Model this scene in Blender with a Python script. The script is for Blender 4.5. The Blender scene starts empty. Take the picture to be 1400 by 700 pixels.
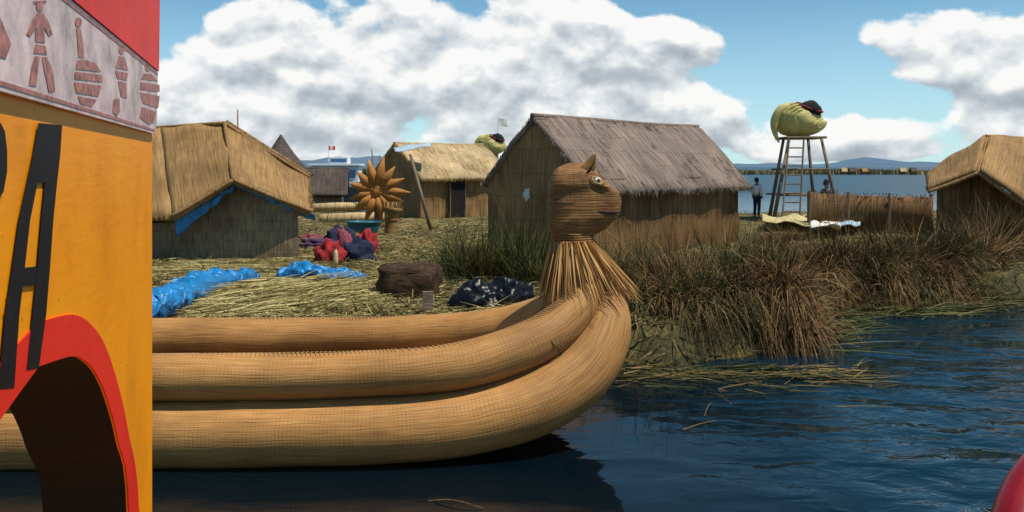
import bpy, math, random
import numpy as np
from mathutils import Vector, noise as mn
random.seed(7); RG=np.random.default_rng(11)
S=bpy.context.scene; COL=S.collection
F=1212.; H=2.6; HZ=228.
def P(px,py,Y): return Vector(((px-700)/F*Y, Y, H-(py-HZ)/F*Y))
def G(px,py,z=.5):
    return P(px,py,(H-z)*F/(py-HZ))
ORD=['first','second','third','fourth','fifth','sixth','seventh','eighth','ninth','tenth','eleventh','twelfth','thirteenth','fourteenth','fifteenth','sixteenth']
# ---------------------------------------------------------------- objects
def thing(name,label,cat,loc=(0,0,0),group=None):
    o=bpy.data.objects.new(name,None); COL.objects.link(o); o.location=loc; o.empty_display_size=.2
    o['label']=label; o['category']=cat
    if group:o['group']=group
    return o
def tag(o,label,cat,group=None,kind=None):
    o['label']=label; o['category']=cat
    if group:o['group']=group
    if kind:o['kind']=kind
    return o
def rootloc(p):
    v=Vector((0,0,0))
    while p is not None:
        v=v+Vector(p.location); p=p.parent
    return v
def mk(name,verts,faces,mat,parent=None,uv=None,smooth=False,rnd=None,solid=0,struct=False):
    V=np.array([tuple(v) for v in verts],dtype=float) if not isinstance(verts,np.ndarray) else verts.reshape(-1,3)
    if parent is not None: V=V-np.array(rootloc(parent))
    me=bpy.data.meshes.new(name)
    me.from_pydata(V.tolist(),[],faces if isinstance(faces,list) else faces.tolist())
    if uv is not None:
        uvl=me.uv_layers.new(name='UVMap')
        li=np.empty(len(me.loops),dtype=np.int32); me.loops.foreach_get('vertex_index',li)
        U=np.array(uv,dtype=float).reshape(-1,2)[li]
        uvl.data.foreach_set('uv',U.ravel())
    if rnd is not None:
        a=me.attributes.new('rnd','FLOAT','POINT'); a.data.foreach_set('value',np.asarray(rnd,dtype=np.float32))
    if smooth: me.polygons.foreach_set('use_smooth',[True]*len(me.polygons))
    me.materials.append(mat); me.update()
    o=bpy.data.objects.new(name,me); COL.objects.link(o)
    if parent is not None:o.parent=parent
    if solid:
        m=o.modifiers.new('Solidify','SOLIDIFY'); m.thickness=solid; m.offset=-1
    if struct:o['kind']='structure'
    return o
class MB:
    def __init__(s): s.v=[];s.f=[];s.uv=[]
    def add(s,v,f,uv=None):
        b=len(s.v); s.v+= [tuple(x) for x in v]; s.f+=[tuple(i+b for i in q) for q in f]
        s.uv+= list(uv) if uv is not None else [(x[0]+x[1],x[2]) for x in s.v[b:]]
        return s
    def box(s,c,sz,rz=0,taper=1):
        c=Vector(c);hx,hy,hz=sz[0]/2,sz[1]/2,sz[2]/2;ca,sa=math.cos(rz),math.sin(rz)
        pts=[(-hx,-hy,-hz),(hx,-hy,-hz),(hx,hy,-hz),(-hx,hy,-hz),(-hx*taper,-hy*taper,hz),(hx*taper,-hy*taper,hz),(hx*taper,hy*taper,hz),(-hx*taper,hy*taper,hz)]
        pts=[(c.x+x*ca-y*sa,c.y+x*sa+y*ca,c.z+z) for x,y,z in pts]
        s.add(pts,[(0,3,2,1),(4,5,6,7),(0,1,5,4),(1,2,6,5),(2,3,7,6),(3,0,4,7)]);return s
    def tube(s,pts,rad,seg=10,sub=1,flat=1.0,cap=True):
        v,f,u=tube(pts,rad,seg,sub,flat,cap); s.add(v,f,u); return s
    def panel(s,a,b,c,d,nu=8,nv=4,amp=0,fr=1.5,sag=0):
        v,f,u=panel(a,b,c,d,nu,nv,amp,fr,sag); s.add(v,f,u); return s
    def build(s,name,mat,parent=None,smooth=False,solid=0,bevel=0,struct=False):
        o=mk(name,s.v,s.f,mat,parent,s.uv,smooth,None,solid,struct)
        if bevel:
            m=o.modifiers.new('Bevel','BEVEL'); m.width=bevel; m.segments=2
        return o
def cr(p,sub):
    if sub<=1:return [np.array(q,float) for q in p]
    p=[np.array(q,float) for q in p]; out=[]
    for i in range(len(p)-1):
        p0=p[max(i-1,0)];p1=p[i];p2=p[i+1];p3=p[min(i+2,len(p)-1)]
        for k in range(sub):
            t=k/sub
            out.append(.5*((2*p1)+(-p0+p2)*t+(2*p0-5*p1+4*p2-p3)*t*t+(-p0+3*p1-3*p2+p3)*t**3))
    out.append(p[-1]);return out
def tube(pts,rad,seg=10,sub=1,flat=1.0,cap=True):
    if not hasattr(rad,'__len__'): rad=[rad]*len(pts)
    q=cr([tuple(p)+(r,) for p,r in zip(pts,rad)],sub)
    c=[Vector(x[:3]) for x in q]; r=[max(float(x[3]),.0005) for x in q]
    V=[];U=[];Fc=[];ln=0;up=Vector((0,0,1));prev=None
    R0=max(r)
    for i,p in enumerate(c):
        t=(c[min(i+1,len(c)-1)]-c[max(i-1,0)]).normalized()
        if prev is None:
            a=up if abs(t.z)<.9 else Vector((0,1,0))
            n=(a-t*a.dot(t)).normalized()
        else: n=(prev-t*prev.dot(t)).normalized()
        prev=n; b=t.cross(n)
        if i: ln+=(p-c[i-1]).length
        for k in range(seg+1):
            a=2*math.pi*k/seg
            V.append(p+n*(math.cos(a)*r[i]*flat)+b*(math.sin(a)*r[i])); U.append((ln,R0*a))
    w=seg+1
    for i in range(len(c)-1):
        for k in range(seg):
            Fc.append((i*w+k,i*w+k+1,(i+1)*w+k+1,(i+1)*w+k))
    if cap:
        Fc.append(tuple(range(seg-1,-1,-1))); L=(len(c)-1)*w; Fc.append(tuple(L+k for k in range(seg)))
    return V,Fc,U
def panel(a,b,c,d,nu=8,nv=4,amp=0,fr=1.5,sag=0):
    a,b,c,d=map(Vector,(a,b,c,d)); n=((b-a).cross(d-a)).normalized(); lu=((b-a).length+(c-d).length)/2; lv=((d-a).length+(c-b).length)/2
    V=[];U=[];Fc=[]
    for j in range(nv+1):
        for i in range(nu+1):
            u=i/nu;v=j/nv
            p=(a*(1-u)+b*u)*(1-v)+(d*(1-u)+c*u)*v
            o=amp*mn.noise(p*fr)+sag*4*v*(1-v)
            V.append(p+n*o);U.append((u*lu,v*lv))
    for j in range(nv):
        for i in range(nu):
            k=j*(nu+1)+i; Fc.append((k,k+nu+1,k+nu+2,k+1))
    return V,Fc,U
def lump(c,r,amp=.1,fr=2.,seed=0,nu=28,nv=16,zmin=-9,pw=1.):
    V=[];U=[];Fc=[];c=Vector(c)
    for j in range(nv+1):
        th=math.pi*j/nv
        for i in range(nu+1):
            ph=2*math.pi*(i%nu)/nu
            q=Vector((math.sin(th)*math.cos(ph),math.sin(th)*math.sin(ph),math.cos(th)))
            if pw!=1: q=Vector([math.copysign(abs(t)**pw,t) for t in q])
            w=mn.noise(q*fr+Vector((seed,seed*1.7,0)))+.5*mn.noise(q*fr*2.3+Vector((seed,0,seed)))
            k=1+amp*w
            z=max(q.z*r[2]*k,zmin)
            V.append(c+Vector((q.x*r[0]*k,q.y*r[1]*k,z)));U.append((ph*r[0],th*r[2]))
    for j in range(nv):
        for i in range(nu):
            k=j*(nu+1)+i;Fc.append((k,k+nu+1,k+nu+2,k+1))
    return V,Fc,U
def blades(R,D,L,dr,w,segs=3):
    N=len(R);D=D/np.linalg.norm(D,axis=1,keepdims=True)
    t=np.linspace(0,1,segs+1)[None,:,None]
    p=R[:,None,:]+D[:,None,:]*(L[:,None,None]*t)
    p[:,:,2]-=(dr*L)[:,None]*(t[...,0]**2)
    rv=RG.normal(size=(N,3)); sd=np.cross(D,rv); sd/=np.linalg.norm(sd,axis=1,keepdims=True)+1e-9
    ww=(w[:,None,None]*(1-t*.85))*sd[:,None,:]
    V=np.stack([p-ww/2,p+ww/2],axis=2).reshape(-1,3)
    b=np.arange(N)[:,None]*(segs+1)*2+np.arange(segs)[None,:]*2
    Fc=np.stack([b,b+1,b+3,b+2],axis=-1).reshape(-1,4)
    rn=np.repeat(RG.random(N),(segs+1)*2)
    return V,Fc,rn
# ---------------------------------------------------------------- materials
def nm(name):
    m=bpy.data.materials.new(name);m.use_nodes=True;nt=m.node_tree;b=nt.nodes['Principled BSDF'];return m,nt,b
def nd(nt,t,ins=None,**kw):
    n=nt.nodes.new(t)
    for k,v in kw.items():setattr(n,k,v)
    for k,v in (ins or {}).items():
        if isinstance(v,bpy.types.NodeSocket):nt.links.new(v,n.inputs[k])
        else:n.inputs[k].default_value=v
    return n
def c4(c):return (c[0],c[1],c[2],1)
def mth(nt,op,a,b=0.,c=None,clamp=False):
    n=nt.nodes.new('ShaderNodeMath');n.operation=op;n.use_clamp=clamp
    for i,v in enumerate((a,b,c)):
        if v is None:continue
        if isinstance(v,bpy.types.NodeSocket):nt.links.new(v,n.inputs[i])
        else:n.inputs[i].default_value=v
    return n.outputs[0]
def ramp(nt,fac,stops):
    r=nt.nodes.new('ShaderNodeValToRGB');e=r.color_ramp.elements
    while len(e)<len(stops):e.new(.5)
    for x,(p,c) in zip(e,stops):x.position=p;x.color=c4(c)
    nt.links.new(fac,r.inputs[0]);return r.outputs[0]
def mixc(nt,fac,a,b,mode='MIX'):
    n=nt.nodes.new('ShaderNodeMix');n.data_type='RGBA';n.blend_type=mode
    for s,v in ((n.inputs[0],fac),(n.inputs[6],a),(n.inputs[7],b)):
        if isinstance(v,bpy.types.NodeSocket):nt.links.new(v,s)
        else:s.default_value=v
    return n.outputs[2]
def reedmat(name,c0,c1,c2,fu,fv,bands=(),bump=.5,big=.8,rough=.75,bdist=.02,lo=.3,hi=.72,vary=(.55,1.2)):
    m,nt,b=nm(name)
    tc=nd(nt,'ShaderNodeTexCoord')
    wob=nd(nt,'ShaderNodeTexNoise',{'Vector':tc.outputs['Object'],'Scale':3.,'Detail':2.})
    uvw=nd(nt,'ShaderNodeVectorMath',{0:wob.outputs['Color'],'Scale':.05},operation='SCALE')
    uv=nd(nt,'ShaderNodeVectorMath',{0:tc.outputs['UV'],1:uvw.outputs[0]},operation='ADD').outputs[0]
    mp=nd(nt,'ShaderNodeMapping',{'Vector':uv,'Scale':(fu,fv,1)})
    n1=nd(nt,'ShaderNodeTexNoise',{'Vector':mp.outputs[0],'Scale':1.,'Detail':5.,'Roughness':.65})
    col=ramp(nt,n1.outputs[0],[(lo,c0),((lo+hi)/2,c1),(hi,c2)])
    n2=nd(nt,'ShaderNodeTexNoise',{'Vector':tc.outputs['Object'],'Scale':big,'Detail':4.,'Roughness':.6})
    mr=nd(nt,'ShaderNodeMapRange',{0:n2.outputs[0],1:.3,2:.7,3:vary[0],4:vary[1]})
    col=mixc(nt,1.,col,mr.outputs[0],'MULTIPLY')
    sep=nd(nt,'ShaderNodeSeparateXYZ',{0:uv})
    hgt=n1.outputs[0]
    for ax,sp,wd,k in bands:
        fr=mth(nt,'FRACT',mth(nt,'DIVIDE',sep.outputs[ax],sp))
        d=mth(nt,'ABSOLUTE',mth(nt,'SUBTRACT',fr,.5))
        msk=mth(nt,'SUBTRACT',1.,mth(nt,'DIVIDE',d,wd/2),clamp=True)
        n5=nd(nt,'ShaderNodeTexNoise',{'Vector':tc.outputs['Object'],'Scale':7.,'Detail':2.})
        msk2=mth(nt,'MULTIPLY',msk,nd(nt,'ShaderNodeMapRange',{0:n5.outputs[0],1:.35,2:.65,3:.15,4:1.}).outputs[0])
        col=mixc(nt,mth(nt,'MULTIPLY',msk2,abs(k)),col,(0.03,.016,.007,1) if k>0 else (.75,.55,.3,1))
        hgt=mth(nt,'ADD',hgt,mth(nt,'MULTIPLY',msk2,-.5 if k>0 else .5))
    nt.links.new(col,b.inputs['Base Color']);b.inputs['Roughness'].default_value=rough
    b.inputs['Specular IOR Level'].default_value=.25
    bp=nd(nt,'ShaderNodeBump',{'Strength':bump,'Distance':bdist,'Height':hgt});nt.links.new(bp.outputs[0],b.inputs['Normal'])
    return m
def plain(name,c,rough=.6,var=.25,sc=3.,bump=.15,spec=.4,det=5.,bd=.02):
    m,nt,b=nm(name);tc=nd(nt,'ShaderNodeTexCoord')
    n=nd(nt,'ShaderNodeTexNoise',{'Vector':tc.outputs['Object'],'Scale':sc,'Detail':det,'Roughness':.65})
    col=ramp(nt,n.outputs[0],[(.3,[x*(1-var) for x in c]),(.7,[min(1,x*(1+var)) for x in c])])
    nt.links.new(col,b.inputs['Base Color']);b.inputs['Roughness'].default_value=rough;b.inputs['Specular IOR Level'].default_value=spec
    bp=nd(nt,'ShaderNodeBump',{'Strength':bump,'Distance':bd,'Height':n.outputs[0]});nt.links.new(bp.outputs[0],b.inputs['Normal']);return m
def blademat(name,cols):
    m,nt,b=nm(name)
    a=nd(nt,'ShaderNodeAttribute',attribute_name='rnd')
    tc=nd(nt,'ShaderNodeTexCoord')
    n=nd(nt,'ShaderNodeTexNoise',{'Vector':tc.outputs['Object'],'Scale':1.3,'Detail':3.})
    f=mth(nt,'ADD',mth(nt,'MULTIPLY',a.outputs['Fac'],.75),mth(nt,'MULTIPLY',mth(nt,'SUBTRACT',n.outputs[0],.35),.8),clamp=True)
    col=ramp(nt,f,[(i/(len(cols)-1),c) for i,c in enumerate(cols)])
    nt.links.new(col,b.inputs['Base Color']);b.inputs['Roughness'].default_value=.7;b.inputs['Specular IOR Level'].default_value=.2
    return m
M={}
M['hull']=reedmat('hull_reed',(.28,.125,.035),(.46,.225,.068),(.61,.335,.118),2.0,75,[(0,.034,.3,.2),(1,.028,.3,.12)],bump=.5,big=1.1,rough=.6,bdist=.007,vary=(.64,1.12))
M['hull_top']=reedmat('hull_binding',(.45,.27,.1),(.6,.38,.16),(.75,.5,.25),30,40,[(0,.03,.35,.45)],bump=.6,bdist=.01)
M['head']=reedmat('wound_reed',(.16,.068,.021),(.32,.148,.046),(.47,.25,.088),6,70,[(1,.02,.35,.4),(0,.03,.3,.25)],bump=.6,big=4.,rough=.65,bdist=.01,vary=(.55,1.15))
M['thatch_gold']=reedmat('golden_thatch',(.17,.095,.034),(.33,.19,.07),(.45,.28,.115),22,1.0,[(1,.3,.07,.5),(0,.95,.035,.5)],bump=.4,bdist=.02,vary=(.62,1.15))
M['thatch_grey']=reedmat('weathered_thatch',(.08,.056,.044),(.2,.148,.118),(.36,.28,.225),20,1.0,[(1,.5,.05,.3)],bump=.8,bdist=.03,vary=(.65,1.2))
M['thatch_pale']=reedmat('pale_thatch',(.25,.17,.08),(.48,.35,.18),(.66,.52,.31),22,1.2,[(1,.45,.06,.3)],bump=.7,bdist=.03)
M['thatch_dark']=reedmat('dark_thatch',(.03,.022,.018),(.08,.06,.05),(.16,.12,.09),22,1.2,[],bump=.8,bdist=.03)
M['wall_tan']=reedmat('tan_reed_wall',(.14,.075,.028),(.29,.17,.067),(.42,.27,.115),24,1.0,[(1,.55,.05,.5)],bump=.7,bdist=.03)
M['wall_brown']=reedmat('brown_reed_wall',(.06,.03,.012),(.19,.1,.037),(.34,.20,.08),20,.8,[(1,.6,.04,.3)],bump=.7,bdist=.03,vary=(.45,1.25))
M['wall_grey']=reedmat('grey_reed_wall',(.11,.078,.046),(.24,.172,.10),(.38,.285,.17),26,2.5,[(1,.22,.1,.4),(0,.9,.03,.4)],bump=.7,bdist=.03)
M['wood']=reedmat('weathered_wood',(.1,.07,.045),(.2,.15,.1),(.32,.25,.18),3,40,[],bump=.4)
M['bl_green']=blademat('green_totora',[(.012,.02,.004),(.04,.06,.012),(.075,.09,.022),(.13,.11,.035),(.22,.14,.05)])
M['bl_dark']=blademat('dark_totora',[(.012,.010,.004),(.045,.033,.012),(.09,.053,.019),(.16,.1,.038),(.27,.175,.07)])
M['bl_dry']=blademat('dry_totora',[(.025,.012,.005),(.08,.04,.015),(.16,.085,.03),(.27,.16,.06),(.42,.28,.12)])  # dark end of the ramp paints shadow in among the dry stems
M['bl_mix']=blademat('mixed_totora',[(.014,.017,.005),(.04,.05,.012),(.08,.07,.02),(.17,.115,.042),(.33,.22,.09)])
M['bl_straw']=blademat('cut_straw',[(.10,.085,.025),(.25,.20,.07),(.42,.33,.13),(.55,.46,.22),(.22,.24,.07)])
M['bl_roof']=blademat('roof_straw',[(.16,.09,.03),(.34,.2,.075),(.46,.29,.115),(.54,.36,.16)])
M['bl_roofgrey']=blademat('grey_roof_straw',[(.07,.05,.04),(.17,.125,.1),(.3,.23,.18),(.4,.32,.25)])
M['bl_skirt']=blademat('fringe_straw',[(.18,.085,.026),(.38,.19,.06),(.55,.32,.11),(.68,.43,.18)])
M['mound']=plain('shaded_root_mat',(.03,.018,.008),.95,.6,14,.9)  # root brown deepened so the clumps carry painted shade inside
M['black_plastic']=plain('black_plastic',(.004,.0045,.006),.34,.2,5,.35,.25,3.,.03)
M['blue_tarp']=plain('blue_tarp',(.012,.18,.43),.24,.4,5,.9,.5,6,.05)
M['teal']=plain('teal_plastic',(.01,.12,.17),.4,.2,5,.1)
M['white']=plain('white_paint',(.72,.73,.74),.45,.08,4,.05)
M['greyhull']=plain('grey_green_paint',(.11,.12,.09),.6,.2,3,.1)
M['bluewin']=plain('blue_window',(.03,.12,.28),.12,.2,3,.0,.6)
M['red_cloth']=plain('red_cloth',(.28,.014,.02),.9,.5,10,.6)
M['pink_cloth']=plain('pink_cloth',(.22,.05,.07),.9,.5,10,.6)
M['navy_cloth']=plain('navy_cloth',(.012,.018,.05),.9,.4,10,.5)
M['purple_cloth']=plain('purple_cloth',(.06,.03,.08),.9,.4,10,.5)
M['cream_cloth']=plain('cream_cloth',(.5,.42,.2),.9,.2,10,.4)
M['pale_cloth']=plain('pale_blue_cloth',(.35,.45,.52),.9,.3,10,.4)
M['white_cloth']=plain('white_cloth',(.68,.66,.62),.9,.1,10,.4)
M['dark_cloth']=plain('dark_cloth',(.02,.022,.03),.95,.3,10,.4)
M['skin']=plain('skin',(.23,.12,.075),.6,.1,8,.05)
M['hair']=plain('black_hair',(.012,.01,.009),.6,.2,20,.3)
M['yg']=reedmat('green_yellow_reed',(.32,.28,.08),(.55,.47,.17),(.7,.62,.3),4,45,[],bump=.6,big=2,vary=(.75,1.1))
M['orange_reed']=reedmat('orange_reed',(.24,.1,.025),(.44,.19,.045),(.58,.29,.085),4,40,[(0,.12,.2,.3)],bump=.6,big=2)
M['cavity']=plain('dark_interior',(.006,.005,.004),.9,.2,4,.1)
M['redrim']=plain('dark_red_cloth',(.16,.012,.015),.8,.3,10,.3)
M['soil']=reedmat('cut_root_block',(.02,.01,.005),(.07,.036,.017),(.15,.085,.04),8,14,[],bump=1.,big=4,bdist=.05)
def paint(name,c,wear=.3,rough=.5):
    m,nt,b=nm(name);tc=nd(nt,'ShaderNodeTexCoord')
    n=nd(nt,'ShaderNodeTexNoise',{'Vector':tc.outputs['Object'],'Scale':2.5,'Detail':7.,'Roughness':.7})
    mp=nd(nt,'ShaderNodeMapping',{'Vector':tc.outputs['Object'],'Scale':(6,6,45)})
    n2=nd(nt,'ShaderNodeTexNoise',{'Vector':mp.outputs[0],'Scale':1.,'Detail':4.})
    col=ramp(nt,n.outputs[0],[(.28,[x*(1-wear) for x in c]),(.5,c),(.72,(min(1,c[0]*1.05),min(1,c[1]*1.15),c[2]*1.3))])
    v=nd(nt,'ShaderNodeTexVoronoi',{'Vector':tc.outputs['Object'],'Scale':26.,'Randomness':1.})
    n3=nd(nt,'ShaderNodeTexNoise',{'Vector':tc.outputs['Object'],'Scale':5.,'Detail':2.})
    sp=mth(nt,'MULTIPLY',mth(nt,'LESS_THAN',v.outputs['Distance'],.12),mth(nt,'GREATER_THAN',n3.outputs[0],.55))
    col=mixc(nt,mth(nt,'MULTIPLY',sp,.5),col,(.12,.05,.01,1))
    nt.links.new(col,b.inputs['Base Color']);b.inputs['Roughness'].default_value=rough;b.inputs['Specular IOR Level'].default_value=.15
    bp=nd(nt,'ShaderNodeBump',{'Strength':.2,'Distance':.005,'Height':mth(nt,'ADD',n2.outputs[0],n.outputs[0])});nt.links.new(bp.outputs[0],b.inputs['Normal']);return m
M['orange']=paint('orange_paint',(1.0,.32,.003),.2)
M['red']=paint('red_paint',(.85,.028,.014),.25)
M['blackp']=paint('black_paint',(.012,.010,.010),.3,.6)
M['banner']=plain('printed_banner',(.64,.47,.44),.5,.45,9,.2)
M['maroon']=plain('maroon_print',(.40,.14,.105),.5,.75,40,.05)
M['redvinyl']=plain('dark_red_vinyl',(.24,.006,.012),.35,.2,5,.15,.5)
M['flagred']=plain('flag_red',(.5,.02,.02),.8,.1,5,.1)
# ---------------------------------------------------------------- ground / island
fx=[-60,-8,2.6,3.9,4.5,5.6,7.5,10,16,25,60];fy=[11.2,11.3,11.5,12.0,13.2,15.1,15.9,16.6,18.2,20.5,27]
def front(x):return np.interp(x,fx,fy)+.25*math.sin(x*2.3)+.12*math.sin(x*5.1+1)
def gz(x,y):
    e=(y-front(x))/.7; bk=(43+1.2*math.sin(x*.4)-y)/1.2
    s=max(0,min(1,min(e,bk))); s=s*s*(3-2*s)
    return -.35+.85*s+s*(.10*mn.noise(Vector((x*.45,y*.45,0)))+.05*mn.noise(Vector((x*1.9,y*1.9,3))))
NX,NY=300,150
xs=np.linspace(-30,34,NX);ys=np.linspace(10,45,NY)
V=[(x,y,gz(x,y)) for y in ys for x in xs]
Fg=[(j*NX+i,j*NX+i+1,(j+1)*NX+i+1,(j+1)*NX+i) for j in range(NY-1) for i in range(NX-1)]
m,nt,b=nm('reed_ground');tc=nd(nt,'ShaderNodeTexCoord')
n1=nd(nt,'ShaderNodeTexNoise',{'Vector':tc.outputs['Object'],'Scale':.55,'Detail':5.,'Roughness':.6})
n2=nd(nt,'ShaderNodeTexNoise',{'Vector':tc.outputs['Object'],'Scale':9.,'Detail':6.,'Roughness':.7,'Distortion':1.2})
ca=ramp(nt,n1.outputs[0],[(.35,(.06,.06,.016)),(.5,(.18,.145,.045)),(.65,(.28,.2,.075))])
cb=ramp(nt,n2.outputs[0],[(.35,(.15,.13,.12)),(.65,(1.3,1.25,1.1))])
nt.links.new(mixc(nt,1.,ca,cb,'MULTIPLY'),b.inputs['Base Color']);b.inputs['Roughness'].default_value=.95
bp=nd(nt,'ShaderNodeBump',{'Strength':1.,'Distance':.06,'Height':n2.outputs[0]});nt.links.new(bp.outputs[0],b.inputs['Normal'])
o=mk('ground',V,Fg,m,smooth=True,struct=True)
# water: calm in the lee of the boat and bank, rippled farther out
m,nt,b=nm('lake_water');tc=nd(nt,'ShaderNodeTexCoord')
b.inputs['IOR'].default_value=1.34
mp=nd(nt,'ShaderNodeMapping',{'Vector':tc.outputs['Object'],'Scale':(.75,1.15,1),'Rotation':(0,0,.35)})
w1=nd(nt,'ShaderNodeTexNoise',{'Vector':mp.outputs[0],'Scale':1.,'Detail':2.,'Roughness':.4,'Distortion':.5})
w2=nd(nt,'ShaderNodeTexNoise',{'Vector':mp.outputs[0],'Scale':3.3,'Detail':3.,'Roughness':.5,'Distortion':.8})
sx=nd(nt,'ShaderNodeSeparateXYZ',{0:tc.outputs['Object']})
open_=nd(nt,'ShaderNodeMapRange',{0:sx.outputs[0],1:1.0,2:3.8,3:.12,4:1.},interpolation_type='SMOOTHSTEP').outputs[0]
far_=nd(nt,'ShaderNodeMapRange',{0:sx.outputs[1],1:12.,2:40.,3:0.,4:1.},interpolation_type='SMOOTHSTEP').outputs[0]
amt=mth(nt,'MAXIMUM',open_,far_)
nt.links.new(mixc(nt,open_,(.0004,.003,.006,1),(.0012,.017,.030,1)),b.inputs['Base Color'])  # darker base colour by the boat stands in for its dark reflection
rf=nd(nt,'ShaderNodeMapRange',{0:sx.outputs[1],1:20.,2:90.,3:.035,4:.3}).outputs[0];nt.links.new(rf,b.inputs['Roughness'])
hh=mth(nt,'MULTIPLY',mth(nt,'ADD',mth(nt,'MULTIPLY',w1.outputs[0],.16),mth(nt,'MULTIPLY',w2.outputs[0],.030)),amt)
bp=nd(nt,'ShaderNodeBump',{'Strength':1.,'Distance':1.,'Height':hh});nt.links.new(bp.outputs[0],b.inputs['Normal'])
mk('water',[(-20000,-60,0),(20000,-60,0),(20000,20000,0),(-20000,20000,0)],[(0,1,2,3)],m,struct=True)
def hills(name,Y,ptsx,col,depth):
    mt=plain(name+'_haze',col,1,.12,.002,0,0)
    xs_=np.linspace(ptsx[0][0],ptsx[-1][0],160)
    hs=np.interp(xs_,[p[0] for p in ptsx],[p[1] for p in ptsx])
    V=[];Fc=[]
    for r,(kk,dy) in enumerate([(0,0),(.5,.35),(1,1)]):
        for px,h in zip(xs_,hs):
            hz=max(0,(HZ-h))/F*Y*kk*(1+.25*mn.noise(Vector((px*.03,r,0))))
            V.append(((px-700)/F*Y,Y+dy*depth,hz-(3 if r==0 else 0)))
    for r in range(2):
        for i in range(159):Fc.append((r*160+i,r*160+i+1,(r+1)*160+i+1,(r+1)*160+i))
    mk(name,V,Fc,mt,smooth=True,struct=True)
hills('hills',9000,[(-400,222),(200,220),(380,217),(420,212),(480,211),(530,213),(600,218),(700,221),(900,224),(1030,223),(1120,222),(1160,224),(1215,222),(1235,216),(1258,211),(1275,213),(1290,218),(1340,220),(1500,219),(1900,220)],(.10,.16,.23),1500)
# ---------------------------------------------------------------- reeds
def clump(px,Y,r,h,n,kind,label,cat='reed clump',group=None,lean=.35,droop=.35,bias=(0,0),mound=None,w=.016,name='reed_clump',z0=None,ry=None,jit=.16):
    cx=(px-700)/F*Y
    zb=gz(cx,Y) if z0 is None else z0
    root=thing(name,label,cat,(cx,Y,zb),group)
    ry=ry or r*.7
    a=RG.random(n)*2*math.pi;rr=np.sqrt(RG.random(n))
    k=9;ca_=RG.random(k)*2*math.pi;cr_=np.sqrt(RG.random(k))
    pick=RG.integers(0,k,n);tx=cr_[pick]*np.cos(ca_[pick]);ty=cr_[pick]*np.sin(ca_[pick])
    mixv=.55
    ux=np.cos(a)*rr*(1-mixv)+tx*mixv+RG.normal(size=n)*.07;uy=np.sin(a)*rr*(1-mixv)+ty*mixv+RG.normal(size=n)*.07
    ox=ux*r*1.15;oy=uy*ry*1.15;rr=np.clip(np.hypot(ux,uy),0,1)
    mz=0 if mound is None else mound
    zz=np.array([gz(cx+x,Y+y) for x,y in zip(ox,oy)]) if z0 is None else np.full(n,z0)
    zz=np.maximum(zz,-.1)+mz*np.sqrt(np.clip(1-rr**2,0,1))-.05
    R=np.stack([cx+ox,Y+oy,zz],1)
    tl=RG.normal(size=(k,2))*.28;hk=(.55+.8*RG.random(k))[pick]
    D=np.stack([ux*lean+tl[pick,0]+RG.normal(size=n)*jit+bias[0],uy*lean+tl[pick,1]+RG.normal(size=n)*jit+bias[1],np.ones(n)],1)
    L=h*(.4+.6*RG.random(n))*hk*1.1
    V,Fc,rn=blades(R,D,L,droop*(.2+RG.random(n)*1.4),w*(.5+.9*RG.random(n)),4)
    mk('leaf_blades',V,Fc,M[kind],root,rnd=rn)
    mb=MB();mb.add(*lump((cx,Y,zb-.08),(r*.75,ry*.75,max(.1,mz*.7)),.35,2.,cx,20,12)).build('root_mound',M['mound'],root,True)
    return root
g='green reeds standing left of the cat-headed prow'
for i,(px,Y,r,h,n) in enumerate([(608,16.8,.3,1.25,360),(640,16.2,.38,1.45,520),(672,16.2,.35,1.2,420),(705,16.4,.42,1.45,520),(738,15.8,.42,1.4,520)]):
    clump(px,Y,r,h,n,['bl_green','bl_green','bl_mix'][i%3],'upright green reed clump between the black sacks and the big hut, %s from the left'%ORD[i],group=g,lean=.25,droop=.3)
g='mixed reeds along the foot of the big grey-roofed hut'
for i,(px,Y,r,h,n) in enumerate([(835,15.0,.5,1.55,700),(880,15.6,.5,1.35,700),(925,15.0,.55,1.5,700),(970,15.8,.55,1.3,700),(1010,16.2,.55,1.45,700),(1045,17.,.5,1.5,700),(1080,16.2,.5,1.2,700)]):
    clump(px,Y,r,h,n,['bl_mix','bl_green','bl_dry'][i%3],'shaggy reed clump growing before the wall of the big hut, %s from the left'%ORD[i],group=g,lean=.35,droop=.5,jit=.22)
g='slumped dry reeds spilling over the bank'
for i,(px,Y,r,h,n,mz) in enumerate([(868,12.7,.5,.8,1000,.22),(915,12.6,.55,.85,1300,.25),(965,12.5,.55,.85,1500,.28),(1022,12.6,.55,.95,1700,.38),(1068,12.9,.5,1.0,1900,.45),(1050,14.2,.6,1.0,1100,.35),(960,14.0,.6,.95,1100,.25)]):
    clump(px,Y,r,h,n,['bl_mix','bl_dry','bl_mix','bl_dark','bl_dry','bl_dry','bl_mix'][i],'brown dry reeds slumping over the bank right of the prow, %s'%(ORD[i]+' from the left' if i<5 else ('rear right mass' if i==5 else 'rear middle mass')),group=g,lean=.7,droop=1.05,bias=(.15,-.25),mound=mz,w=.015,jit=.42)
g='tall brown reeds on the right-hand shore'
for i,(px,Y,r,h,n) in enumerate([(1125,16.2,.6,1.0,900),(1155,16.4,.6,1.3,1000),(1192,16.5,.6,1.2,1000),(1228,16.7,.6,1.4,1000),(1265,17.0,.6,1.25,1000),(1300,17.3,.6,1.5,1100),(1328,17.6,.5,1.4,900),(1362,20.5,.6,1.5,900),(1392,21.0,.6,1.6,900),(1425,21.0,.6,1.4,700)]):
    clump(px,Y,r,h,n,['bl_dry','bl_dark','bl_mix'][i%3],'tall brown reed clump on the right-hand shore, %s from the left of its row'%ORD[i],group=g,lean=.4,droop=.7,mound=.25,jit=.26)
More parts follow.
